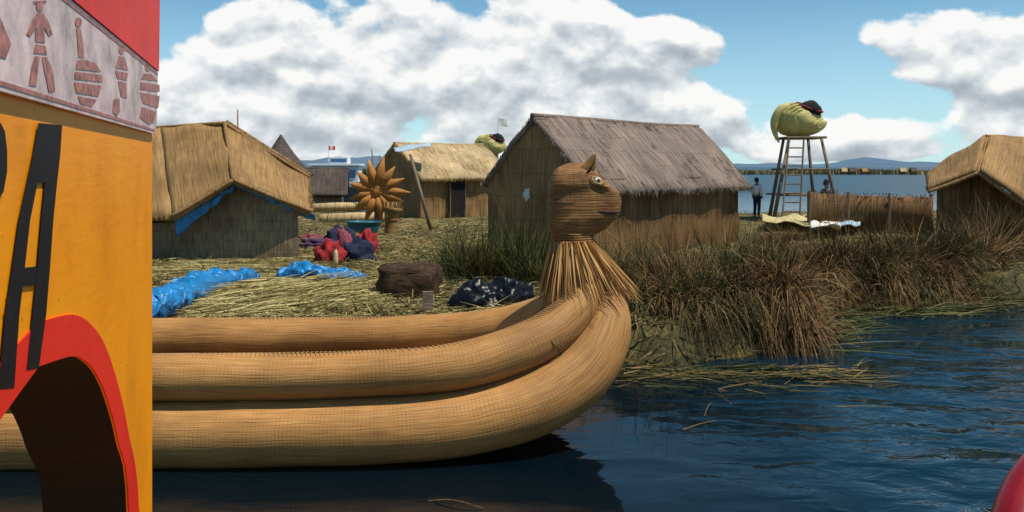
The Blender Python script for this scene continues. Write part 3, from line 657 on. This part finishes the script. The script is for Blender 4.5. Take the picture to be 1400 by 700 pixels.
for i,(px,py,w_,h_,mt,lb_) in enumerate([(450,361,.3,.36,'red_cloth','red cloth bundle at the left of the heap by the left hut'),(492,359,.32,.36,'navy_cloth','dark navy cloth bundle at the right of the heap'),(472,357,.26,.46,'pink_cloth','dull pink cloth bundle standing in the middle of the heap'),(502,345,.25,.38,'red_cloth','small red cloth bundle behind the navy one'),(440,338,.6,.16,'purple_cloth','flat purple blanket behind the heap'),(466,337,.4,.36,'navy_cloth','dark bundle behind the pink cloth'),(425,330,.36,.14,'pink_cloth','folded pink blanket next to the purple one')]):
    c=G(px,py);tag(MB().add(*lump(c+Vector((0,0,h_*.35)),(w_,w_*.7,h_),.5,2.2,i*3.1,36,22,-h_*.4)).build('cloth_bundle',M[mt],None,True),lb_,'cloth','coloured cloths heaped by the left hut')
p=G(459,366);bt=thing('plastic_bottle','small pale bottle before the heap of cloths','bottle',(p.x,p.y,.5))
MB().tube([(p.x,p.y,.5),(p.x,p.y,.78),(p.x,p.y,.86),(p.x,p.y,.9)],[.05,.05,.025,.02],10,2).build('body',M['cream_cloth'],bt,True)
MB().tube([(p.x,p.y,.9),(p.x,p.y,.93)],.025,8).build('cap',M['red_cloth'],bt)
def tarp(label,L,flat=.8):
    pts=[];rad=[]
    for px,py,r in L:
        q_=G(px,py);rr=r/F*q_.y;pts.append(q_+Vector((0,0,rr*.75)));rad.append(rr)
    v,f,u=tube(pts,rad,64,34,flat)
    def dsp(x):
        x=Vector(x);s1=Vector((x.x*1.1,x.y*2.6,x.z*5));s2=Vector((x.x*6+x.y*3,x.y*7,x.z*12))
        a=abs(mn.noise(s1))+.42*abs(mn.noise(s2));b2=abs(mn.noise(s1+Vector((9,0,0))))+.42*abs(mn.noise(s2+Vector((4,4,0))))
        return x+Vector((0,a-.22,b2-.22))*.21
    v=[dsp(x) for x in v]
    tag(mk('blue_tarpaulin',v,f,M['blue_tarp'],None,u,True),label,'tarpaulin')
tarp('crumpled shiny blue tarpaulin roll at the left behind the boat',[(170,452,22),(215,436,25),(250,422,24),(290,404,19),(330,392,14),(348,387,8)])
tarp('smaller blue tarpaulin roll left of the brown root block',[(384,386,10),(410,388,14),(450,390,14),(480,388,12),(500,385,7)])
for i,(px,Y,rx,rz,lb_) in enumerate([(650,12.8,.38,.34,'black plastic sack at the left of the pair behind the boat'),(692,13.,.38,.38,'black plastic sack at the right of the pair behind the boat')]):
    x=(px-700)/F*Y
    v,f,u=lump((x,Y,.58),(rx,.35,rz),.25,1.8,i+2,64,40)
    v=[q_+Vector((0,0,1))*.05*abs(mn.noise(Vector((q_.x*7,q_.y*9,q_.z*4)))) for q_ in v]
    tag(MB().add(v,f,u).build('plastic_sack',M['black_plastic'],None,True),lb_,'sack','black sacks behind the boat')
p=P(559,0,14.1);mb=MB();v,f,u=lump((p.x,14.1,.75),(.47,.35,.3),.16,2.5,2,40,24,pw=.35)
tag(mb.add(v,f,u).build('root_block',M['soil'],None,True),'dark brown block of cut reed roots on the ground','block')
p=P(585,0,12.4);tag(MB().box((p.x,12.4,.66),(.15,.03,.4),.2).build('wooden_board',M['wood'],None,bevel=.005),'short pale board standing behind the boat near the root block','board')
for i,(xa,xb,ya,yb,mt,lb_) in enumerate([(1042,1120,309,318,'cream_cloth','cream mat laid out beneath the lookout tower'),(1108,1150,312,326,'white_cloth','white cloth spread before the reed fence'),(1140,1176,309,322,'pale_cloth','pale blue cloth spread at the right of the white one')]):
    a=G(xa,ya);b_=G(xb,ya);c_=G(xb,yb);d_=G(xa,yb)
    for q_ in(a,b_,c_,d_):q_.z=.85
    tag(MB().panel(a,b_,c_,d_,16,8,.2,2.5).build('spread_cloth',M[mt],None,True,solid=.03),lb_,'cloth','cloths spread before the reed fence')
    ce=(a+c_)/2;wx=abs(b_.x-a.x)*.8
    tag(MB().add(*lump((ce.x,ce.y,.55),(abs(wx)*.5,.8,.3),.15,2,i)).build('straw_heap',M['thatch_gold'],None,True),'straw heap under the %s'%['cream mat','white cloth','pale blue cloth'][i],'straw heap')
fe=thing('reed_fence','brown reed mat fence between the tower and the right hut','fence',(P(1190,0,28).x,28,.45))
a,b_=P(1104,263,28.5),P(1273,268,27.5);mb=MB()
n=40;V=[];U=[];Fc=[]
for i in range(n+1):
    t=i/n;q_=a.lerp(b_,t);yo=.15*math.sin(t*5);
    for j,z in enumerate((q_.z+.05*mn.noise(Vector((t*14,0,0)))-.05*math.sin(t*3),1.1,.4)):
        V.append((q_.x,q_.y+yo,z));U.append((t*4,z))
for i in range(n):
    for j in(0,1):Fc.append((i*3+j,i*3+j+1,i*3+j+4,i*3+j+3))
mb.add(V,Fc,U).build('mat',M['wall_brown'],fe,True,solid=.06)
for t in(.01,.33,.66,.99):
    q_=a.lerp(b_,t);MB().tube([(q_.x,q_.y-.1,.4),(q_.x,q_.y-.1,q_.z+.06)],.04,7).build('post',M['wood'],fe)
edgefringe([(V[i*3],V[i*3+3]) for i in range(n)],'bl_dry',fe,60,(.05,.12),-1,merge=True)
# ---------------------------------------------------------------- white boat
BY=60;wb=thing('passenger_boat','white passenger boat with blue windows moored beyond the reed rolls','boat',(P(455,0,BY).x,BY,0))
def bx(px0,px1,py0,py1,Y0,Y1,mat,name,par,bev=.05):
    a=P(px0,py0,BY);c_=P(px1,py1,BY)
    return MB().box(((a.x+c_.x)/2,(Y0+Y1)/2,(a.z+c_.z)/2),(c_.x-a.x,Y1-Y0,a.z-c_.z)).build(name,M[mat],par,bevel=bev)
secs=[(402,.5,1.5),(425,1.0,1.3),(460,1.15,1.2),(495,1.1,1.2)]
V=[];Fc=[]
for px,hw,zt in secs:
    x=P(px,0,BY).x
    for yy,zz in((-hw,zt),(-hw*.7,.1),(-hw*.4,-.3),(hw*.4,-.3),(hw*.7,.1),(hw,zt)):V.append((x,BY+1+yy,zz))
for i in range(3):
    for k in range(5):Fc.append((i*6+k,i*6+k+1,i*6+k+7,i*6+k+6))
    Fc.append((i*6+5,i*6,i*6+6,i*6+11))
Fc+= [(0,1,2,3,4,5),(23,22,21,20,19,18)]
MB().add(V,Fc).build('hull',M['greyhull'],wb)
cab=bx(424,489,227,255,BY+.2,BY+1.8,'white','cabin',wb)
bx(420,492,224,227,BY,BY+2,'white','roof',wb,.03)
for i in range(5):
    x=428+i*12;bx(x,x+9,232,243,BY+.17,BY+.22,'bluewin','window',cab,.01)
bx(448,474,214,224,BY+.5,BY+1.5,'white','wheelhouse',wb);bx(450,472,217,222,BY+.46,BY+.52,'bluewin','wheelhouse_window',wb,.01)
for x in(405,413,420):
    a=P(x,250,BY);MB().tube([(a.x,BY+.2,1.2),(a.x,BY+.2,2.1)],.03,6).build('rail_post',M['white'],wb)
a=P(404,238,BY);c_=P(424,238,BY);MB().tube([(a.x,BY+.2,2.1),(c_.x,BY+.2,2.1)],.03,6).build('rail',M['white'],wb)
flag('red and white flag on the pole of the white boat',449,198,216,BY+1,2.5,['flagred','white_cloth','flagred'])
# ---------------------------------------------------------------- far shore
n=14000;px=RG.uniform(900,1500,n);Y=300+RG.random(n)*25
X=(px-700)/F*Y
L=np.array([1.5+.7*mn.noise(Vector((x*.03,0,0)))+.3*mn.noise(Vector((x*.15,4,0))) for x in X])
L=np.maximum(L,.5)*RG.uniform(.8,1.1,n)
D=np.stack([RG.normal(size=n)*.15,RG.normal(size=n)*.1,np.ones(n)],1)
V,Fc,rn=blades(np.stack([X,Y,0*X],1),D,L,0*L,.8*np.ones(n),1)
tag(mk('far_reed_bank',V,Fc,blademat('far_reeds',[(.18,.16,.07),(.26,.22,.1),(.34,.28,.13),(.38,.32,.16)]),rnd=rn),'far yellow reed bank across the lake','reed bank',kind='stuff')
n=5000;px=RG.uniform(150,720,n);Y=230+RG.random(n)*25;X=(px-700)/F*Y
V,Fc,rn=blades(np.stack([X,Y,0*X],1),np.stack([RG.normal(size=n)*.15,RG.normal(size=n)*.1,np.ones(n)],1),RG.uniform(.8,2.2,n),0*X,.9*np.ones(n),1)
tag(mk('distant_reed_belt',V,Fc,blademat('far_reeds_green',[(.05,.06,.03),(.12,.12,.05),(.2,.16,.06)]),rnd=rn),'distant dark reed belt behind the white boat','reed bank',kind='stuff')
for i,(px,w_) in enumerate([(1152,3.5),(1163,5),(1180,4),(1232,4.5),(1247,4)]):
    Y=298;x=(px-700)/F*Y
    hut('tiny distant hut on the far reed bank, %s from the left'%ORD[i],(x,Y),(1,.1*(i%3)),w_*.4,1.6,1.3,2.3,['thatch_pale','thatch_dark','thatch_gold'][i%3],'wall_tan','bl_roof',z0=0,detail=False,group='tiny huts across the lake')
# ---------------------------------------------------------------- people
def person(label,x,y,z,Hh,rz,top,low,hat=None,arm=0.):
    root=thing('person',label,'person',(x,y,z));root.rotation_euler=(0,0,rz)
    s=Hh/1.7
    def skin(name,J,E,mat,par,grow=0.):
        me=bpy.data.meshes.new(name);me.from_pydata([Vector(j[0])*s for j in J],E,[])
        o=bpy.data.objects.new(name,me);COL.objects.link(o);o.parent=par
        mo=o.modifiers.new('Skin','SKIN');mo.use_smooth_shade=True
        for i,j in enumerate(J):
            sv=me.skin_vertices[0].data[i];rx,ry=(j[1] if isinstance(j[1],tuple) else (j[1],j[1]));sv.radius=((rx+grow)*s,(ry+grow)*s);sv.use_root=(i==0)
        sb=o.modifiers.new('Sub','SUBSURF');sb.levels=1;sb.render_levels=1
        me.materials.append(mat);return o
    J=[((0,0,.92),(.13,.1)),((0,0,1.12),(.12,.09)),((0,0,1.35),(.16,.1)),((0,0,1.45),(.06,.06)),((0,.0,1.53),(.07,.08)),((0,-.01,1.62),(.075,.09)),((0,0,1.68),(.05,.06)),
       ((.17,0,1.38),.055),((.22,.02,1.12),.042),((.21,-.06-arm,.9),.032),((.21,-.09-arm,.82),.035),
       ((-.17,0,1.38),.055),((-.22,.02,1.12),.042),((-.21,-.06,.9),.032),((-.21,-.09,.82),.035),
       ((.09,0,.86),.085),((.1,-.02,.48),.058),((.1,.02,.09),.04),((.11,-.12,.035),.035),
       ((-.09,0,.86),.085),((-.1,.01,.48),.058),((-.1,.05,.09),.04),((-.11,-.09,.035),.035)]
    E=[(0,1),(1,2),(2,3),(3,4),(4,5),(5,6),(2,7),(7,8),(8,9),(9,10),(2,11),(11,12),(12,13),(13,14),(0,15),(15,16),(16,17),(17,18),(0,19),(19,20),(20,21),(21,22)]
    bd=skin('body',J,E,M['skin'],root)
    def subset(idx):
        mp={k:i for i,k in enumerate(idx)};return [J[k] for k in idx],[(mp[a],mp[b_]) for a,b_ in E if a in mp and b_ in mp]
    a,e=subset([2,1,0,7,8,9,11,12,13]);skin('shirt',a,e,M[top],root,.022)
    a,e=subset([0,15,16,17,19,20,21]);skin('trousers',a,e,M[low],root,.018)
    def lp(name,c,r,mat,**k):
        v,f,u=lump((0,0,0),[q_*s for q_ in r],0.05,2,1,16,10)
        v=[Vector(x)+Vector(c)*s for x in v];me=bpy.data.meshes.new(name);me.from_pydata(v,[],f);me.materials.append(mat)
        me.polygons.foreach_set('use_smooth',[True]*len(me.polygons));o=bpy.data.objects.new(name,me);COL.objects.link(o);o.parent=root
    lp('hair',(0,.035,1.63),(.1,.1,.11),M['hair']);lp('nose',(0,-.11,1.6),(.015,.02,.022),M['skin'])
    for q_ in(-.035,.035):lp('eye',(q_,-.095,1.625),(.014,.01,.009),M['dark_cloth'])
    if hat:
        lp('hat_brim',(0,0,1.68),(.17,.17,.018),M[hat]);lp('hat_crown',(0,0,1.72),(.1,.1,.08),M[hat])
p=P(1035,0,36);person('person in white shirt and dark trousers standing by the big hut',p.x,36,gz(p.x,36)-.02,1.62,2.4,'white_cloth','dark_cloth')
p=P(1130,0,31);person('person in dark clothes and a dark hat behind the reed fence',p.x,31,gz(p.x,31)-.02,1.6,.3,'navy_cloth','dark_cloth','dark_cloth',.1)
# ---------------------------------------------------------------- cabin at left
A0=Vector((-.78,1.35));B0=Vector((-1.2255,3.0));DU=(B0-A0).normalized();LL=(B0-A0).length;NN=Vector((DU.y,-DU.x))
def W(px,py):
    r=(px-700)/F;t=(A0.x-A0.y*r)/((B0.y-A0.y)*r-(B0.x-A0.x));Y=A0.y+(B0.y-A0.y)*t
    return (t*LL,H-(py-HZ)/F*Y)
def W3(s,z,off=0):q_=A0+DU*s+NN*off;return Vector((q_.x,q_.y,z))
cb=thing('boat_cabin','orange painted boat cabin wall with red arched opening filling the left edge','boat cabin',(W3(.2,0)[0],W3(.2,0)[1],0))
inner=[W(x,y) for x,y in[(97,487),(115,494),(130,511),(145,545),(160,602),(175,700)]]
outer=[W(x,y) for x,y in[(97,430),(122,443),(142,472),(160,526),(174,590),(189,700)]]
s_ap=inner[0][0]*.45
def full(a,top):
    r=[(s_ap,top)]+a+[(a[-1][0]+.015,.75)]
    r=[tuple(q_) for q_ in cr(r,5)]
    l=[(2*s_ap-s,z) for s,z in r[1:]][::-1]
    return l+r
inr=full(inner,max(W(60,497)[1],inner[0][1])+.005);outr=full(outer,outer[0][1]+.03)
sR=W(208,350)[0];sL=-1.25;zb_,zt_=.7,H+.08*1.5
poly=[(sL,zb_),(inr[0][0],zb_)]+inr[1:-1]+[(inr[-1][0],zb_),(sR,zb_),(sR,zt_),(sL,zt_)]
T=.22
def slab(poly,o0,o1,name,mat,par,bev=0):
    n=len(poly);V=[W3(s,z,o0) for s,z in poly]+[W3(s,z,o1) for s,z in poly]
    Fc=[tuple(range(n)),tuple(range(2*n-1,n-1,-1))]+[(i,i+n,(i+1)%n+n,(i+1)%n) for i in range(n)]
    return mk(name,V,Fc,M[mat],par)
wall=slab(poly,0,-.004,'wall_panel','orange',cb)
poly2=[(sL,zb_),(inr[0][0],zb_)]+inr[1:-1]+[(inr[-1][0],zb_),(sR-.02,zb_),(sR-.02,zt_),(sL,zt_)]
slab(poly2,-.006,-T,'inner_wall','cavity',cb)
slab([(sR-.018,zb_),(sR-.001,zb_),(sR-.001,zt_),(sR-.018,zt_)],-.006,-.05,'corner_post','orange',cb)
ring=outr+inr[::-1];slab(ring,.003,-.001,'arch_trim','red',cb)
def glyph(polys,name='painted_letter'):
    mb=MB()
    for pl in polys:
        n=len(pl);q_=[W(x,y) for x,y in pl];V=[W3(s,z,.004) for s,z in q_]
        mb.add(V,[tuple(range(n))])
    mb.build(name,M['blackp'],cb)
# letter A: cap, two slanted strokes and a crossbar around an open counter
glyph([[(49,168),(82,171),(79.5,210),(75,250),(58,250),(48,250),(33,250),(42,208)],
       [(33,250),(48,250),(38,300),(30,370),(23,430),(16,530),(-6,532),(3,430),(12,370),(22,300)],
       [(58,250),(75,250),(70,300),(65,370),(60,430),(50,503),(33,506),(41,430),(47,370),(53,300)],
       [(30,366),(47.3,364),(44.5,390),(28,392)]])
glyph([[(-40,170),(-3,168),(3,180),(6,205),(6,235),(1,262),(-12,280),(-40,270)]])
zB=H+.075*1.5;zT=H+.222*1.5
ban=slab([(sL,zB),(sR-.06,zB),(sR-.01,zB+.008),(sR+.02,zB+.03),(sR+.03,zB+.06),(sR+.055,zT),(sL,zT)],.012,-.02,'banner','banner',cb)
slab([(sL,zT+.002),(sR+.055,zT+.002),(sR+.085,H+.62),(sL,H+.62)],.016,-.05,'roof_band','red',cb)
slab([(sL,H+.080*1.5),(sR-.05,H+.080*1.5),(sR-.02,H+.085*1.5),(sL,H+.085*1.5)],.0131,.0125,'banner_hem','maroon',ban)
slab([(sL,H+.213*1.5),(sR+.05,H+.213*1.5),(sR+.05,H+.217*1.5),(sL,H+.217*1.5)],.0131,.0125,'banner_hem','maroon',ban)
def fig(polys,nm_='printed_figure'):
    mb=MB()
    for pl in polys:
        n=len(pl);q_=[W(x,y) for x,y in pl];V=[W3(s,z,.0131) for s,z in q_]
        mb.add(V,[tuple(range(n))])
    mb.build(nm_,M['maroon'],ban)
def oval(cx,cy,rx,ry,k=10):return [(cx+rx*math.cos(2*math.pi*i/k),cy+ry*math.sin(2*math.pi*i/k)) for i in range(k)]
fig([oval(43,8,5,7),[(34,1),(53,0),(51,3),(35,4)],[(40,17),(47,17),(55,28),(61,46),(56,49),(49,37),(51,58),(37,56),(37,38),(29,50),(24,46),(32,28)],[(37,60),(51,62),(54,74),(34,72)],[(36,76),(43,77),(38,118),(28,116),(31,92)],[(46,77),(54,78),(62,98),(65,124),(56,126),(50,98)]])
fig([oval(98,30,5,7),[(95,38),(101,39),(105,62),(106,78),(98,78)],[(97,82),(106,81),(122,86),(130,98),(94,94)],[(93,98),(131,102),(132,112),(92,108)],[(92,112),(131,117),(126,132),(95,127)],[(97,131),(124,136),(117,146),(101,142)]])
fig([oval(159,68,4,6),[(155,76),(163,78),(169,96),(151,93)],[(150,96),(169,100),(166,110),(153,107)],[(154,110),(165,113),(167,134),(158,132)],[(148,136),(156,134),(157,152),(152,159),(146,153)]])
fig([oval(196,92,4,6),[(190,100),(202,101),(211,111),(187,108)],[(186,112),(213,116),(213,126),(185,122)],[(185,126),(213,131),(211,148),(189,141)],[(188,146),(208,153),(205,168),(198,170),(185,161)]])
fig([[(-60,20),(-40,-20),(-10,30),(2,60),(-5,80),(-40,70)]])
mb=MB();V=[W3(s,H+.62,o) for s,o in((sL,.016),(sR+.09,.016),(sR+.09,-1.6),(sL,-1.6))];V+=[v+Vector((0,0,.06)) for v in V]
mb.add(V,[(0,3,2,1),(4,5,6,7),(0,1,5,4),(1,2,6,5),(2,3,7,6),(3,0,4,7)]).build('cabin_roof',M['red'],cb)
mb=MB();V=[W3(s,z,o) for z,k in((.7,1),(-.2,.8)) for s,o in((sL-.6,.25*k),(sR+.25,.25*k),(sR+1.1*k,-.7),(sR+.25,-1.7*k),(sL-.6,-1.7*k))]
mb.add(V,[(0,1,2,3,4),(9,8,7,6,5)]+[(i,i+5,(i+1)%5+5,(i+1)%5) for i in range(5)]).build('hull',M['orange'],cb)
for s in(sL+.1,sR):
    MB().tube([W3(s,.7,-1.5),W3(s,H+.62,-1.5)],.035,8).build('post',M['red'],cb)
rr=thing('padded_rail','dark red padded rail in the bottom right corner','rail',(1.3,2.0,0))
pts=[P(1540,612,2.15),P(1480,620,2.1),P(1440,642,2.03),P(1408,682,1.98),P(1392,740,1.92),P(1385,850,1.85)]
MB().tube(pts,[.06,.062,.062,.06,.06,.06],24,8).build('padding',M['redvinyl'],rr,True)
pts=[Vector(q_)+Vector((-.036,-.05,0)) for q_ in pts]
MB().tube(pts,[.003]*6,6,8).build('piping',M['redrim'],rr,True)
MB().tube([(P(1385,850,1.85)),(1.06,1.85,-.1)],[.06,.06],16).build('stanchion',M['wood'],rr)
# ---------------------------------------------------------------- world
sd=Vector((.40,-.16,.90)).normalized()
wd=bpy.data.worlds.new('World');S.world=wd;wd.use_nodes=True;nt=wd.node_tree;nt.nodes.clear()
grp=bpy.data.node_groups.new('cloud_density','ShaderNodeTree')
grp.interface.new_socket('Vector',in_out='INPUT',socket_type='NodeSocketVector');grp.interface.new_socket('Detail',in_out='INPUT',socket_type='NodeSocketFloat');grp.interface.new_socket('D',in_out='OUTPUT',socket_type='NodeSocketFloat')
gi_=grp.nodes.new('NodeGroupInput');go=grp.nodes.new('NodeGroupOutput')
n1=nd(grp,'ShaderNodeTexNoise',{'Vector':nd(grp,'ShaderNodeMapping',{'Vector':gi_.outputs[0],'Scale':(1,1.35,1),'Location':(3.3,1.2,.4)}).outputs[0],'Scale':11.,'Detail':gi_.outputs[1],'Roughness':.5,'Distortion':.1})
BL=[(290,120,125,58,.9),(470,85,155,75,.98),(620,70,155,85,.98),(765,50,95,58,.8),(890,62,110,55,.95),(560,165,330,50,.9),(860,150,180,45,.85),(1295,32,110,38,.85),(1385,98,95,44,.95),(1205,107,110,14,.46),(1230,188,340,34,.8),(700,203,900,28,.55)]
acc=None
for cx,cy,rx,ry,wt in BL:
    az=math.atan((cx-700)/F);el=(HZ-cy)/F*math.cos(az)
    v1=nd(grp,'ShaderNodeVectorMath',{0:gi_.outputs[0],1:(F/rx,F/ry,0),2:(-az*F/rx,-el*F/ry,0)},operation='MULTIPLY_ADD').outputs[0]
    dd=nd(grp,'ShaderNodeVectorMath',{0:v1,1:v1},operation='DOT_PRODUCT').outputs['Value']
    e=mth(grp,'MULTIPLY',mth(grp,'POWER',2.718,mth(grp,'MULTIPLY',dd,-1.)),wt)
    acc=e if acc is None else mth(grp,'ADD',acc,e)
acc=mth(grp,'MINIMUM',acc,.9)
D=mth(grp,'ADD',mth(grp,'SUBTRACT',acc,.5),mth(grp,'MULTIPLY',mth(grp,'SUBTRACT',n1.outputs[0],.5),2.6))
grp.links.new(D,go.inputs[0])
tc=nd(nt,'ShaderNodeTexCoord');sp=nd(nt,'ShaderNodeSeparateXYZ',{0:tc.outputs['Generated']})
X_,Y_,Z_=sp.outputs
az=mth(nt,'ARCTAN2',X_,Y_);el=mth(nt,'ARCSINE',Z_)
cv=nd(nt,'ShaderNodeCombineXYZ',{0:az,1:el}).outputs[0]
cv2=nd(nt,'ShaderNodeVectorMath',{0:cv,1:(-.006,.016,0)},operation='ADD').outputs[0]
def dens(v,det):
    g_=nt.nodes.new('ShaderNodeGroup');g_.node_tree=grp;nt.links.new(v,g_.inputs[0]);g_.inputs[1].default_value=det;return g_.outputs[0]
d1=dens(cv,6.);d2=dens(cv2,4.)
alpha=nd(nt,'ShaderNodeMapRange',{0:d1,1:-.03,2:.19},interpolation_type='SMOOTHSTEP').outputs[0]
shade=mth(nt,'ADD',.66,mth(nt,'MULTIPLY',mth(nt,'SUBTRACT',d1,d2),1.15))
shade=mth(nt,'SUBTRACT',shade,mth(nt,'MULTIPLY',mth(nt,'MAXIMUM',mth(nt,'SUBTRACT',d2,.4),0.),.22),clamp=True)
ccol=ramp(nt,shade,[(0,(.33,.38,.43)),(.35,(.48,.53,.58)),(.62,(.70,.74,.77)),(.88,(.97,.97,.95))])
sky=nd(nt,'ShaderNodeTexSky',sky_type='NISHITA',sun_disc=False,sun_elevation=math.asin(sd.z),sun_rotation=math.atan2(sd.x,sd.y),altitude=3800.,air_density=1.,dust_density=.6,ozone_density=1.5)
skc=mixc(nt,1.,sky.outputs[0],(.95,1.25,1.1,1),'MULTIPLY')
bg1=nd(nt,'ShaderNodeBackground',{'Color':skc,'Strength':.12})
hz=nd(nt,'ShaderNodeMapRange',{0:el,1:-.01,2:.17,3:.8,4:0.}).outputs[0]
bgh=nd(nt,'ShaderNodeBackground',{'Color':(.52,.71,.80,1),'Strength':1.})
mh=nd(nt,'ShaderNodeMixShader',{0:hz,1:bg1.outputs[0],2:bgh.outputs[0]})
bg2=nd(nt,'ShaderNodeBackground',{'Color':ccol,'Strength':1.})
ms=nd(nt,'ShaderNodeMixShader',{0:mth(nt,'MULTIPLY',alpha,.97),1:mh.outputs[0],2:bg2.outputs[0]})
ou=nd(nt,'ShaderNodeOutputWorld',{'Surface':ms.outputs[0]})
sl=bpy.data.lights.new('Sun','SUN');sl.energy=5.;sl.angle=math.radians(.5);sl.color=(1,.93,.82)
so=bpy.data.objects.new('Sun',sl);COL.objects.link(so);so.rotation_euler=sd.to_track_quat('Z','Y').to_euler()
cam=bpy.data.cameras.new('Camera');co=bpy.data.objects.new('Camera',cam);COL.objects.link(co);co.location=(0,0,H);co.rotation_euler=(math.pi/2,0,0)
cam.sensor_width=36;cam.lens=36*F/1400;cam.shift_y=-(350-HZ)/1400;cam.clip_end=40000;cam.clip_start=.05
S.camera=co
S.view_settings.view_transform='Standard';S.view_settings.look='None';S.view_settings.exposure=0
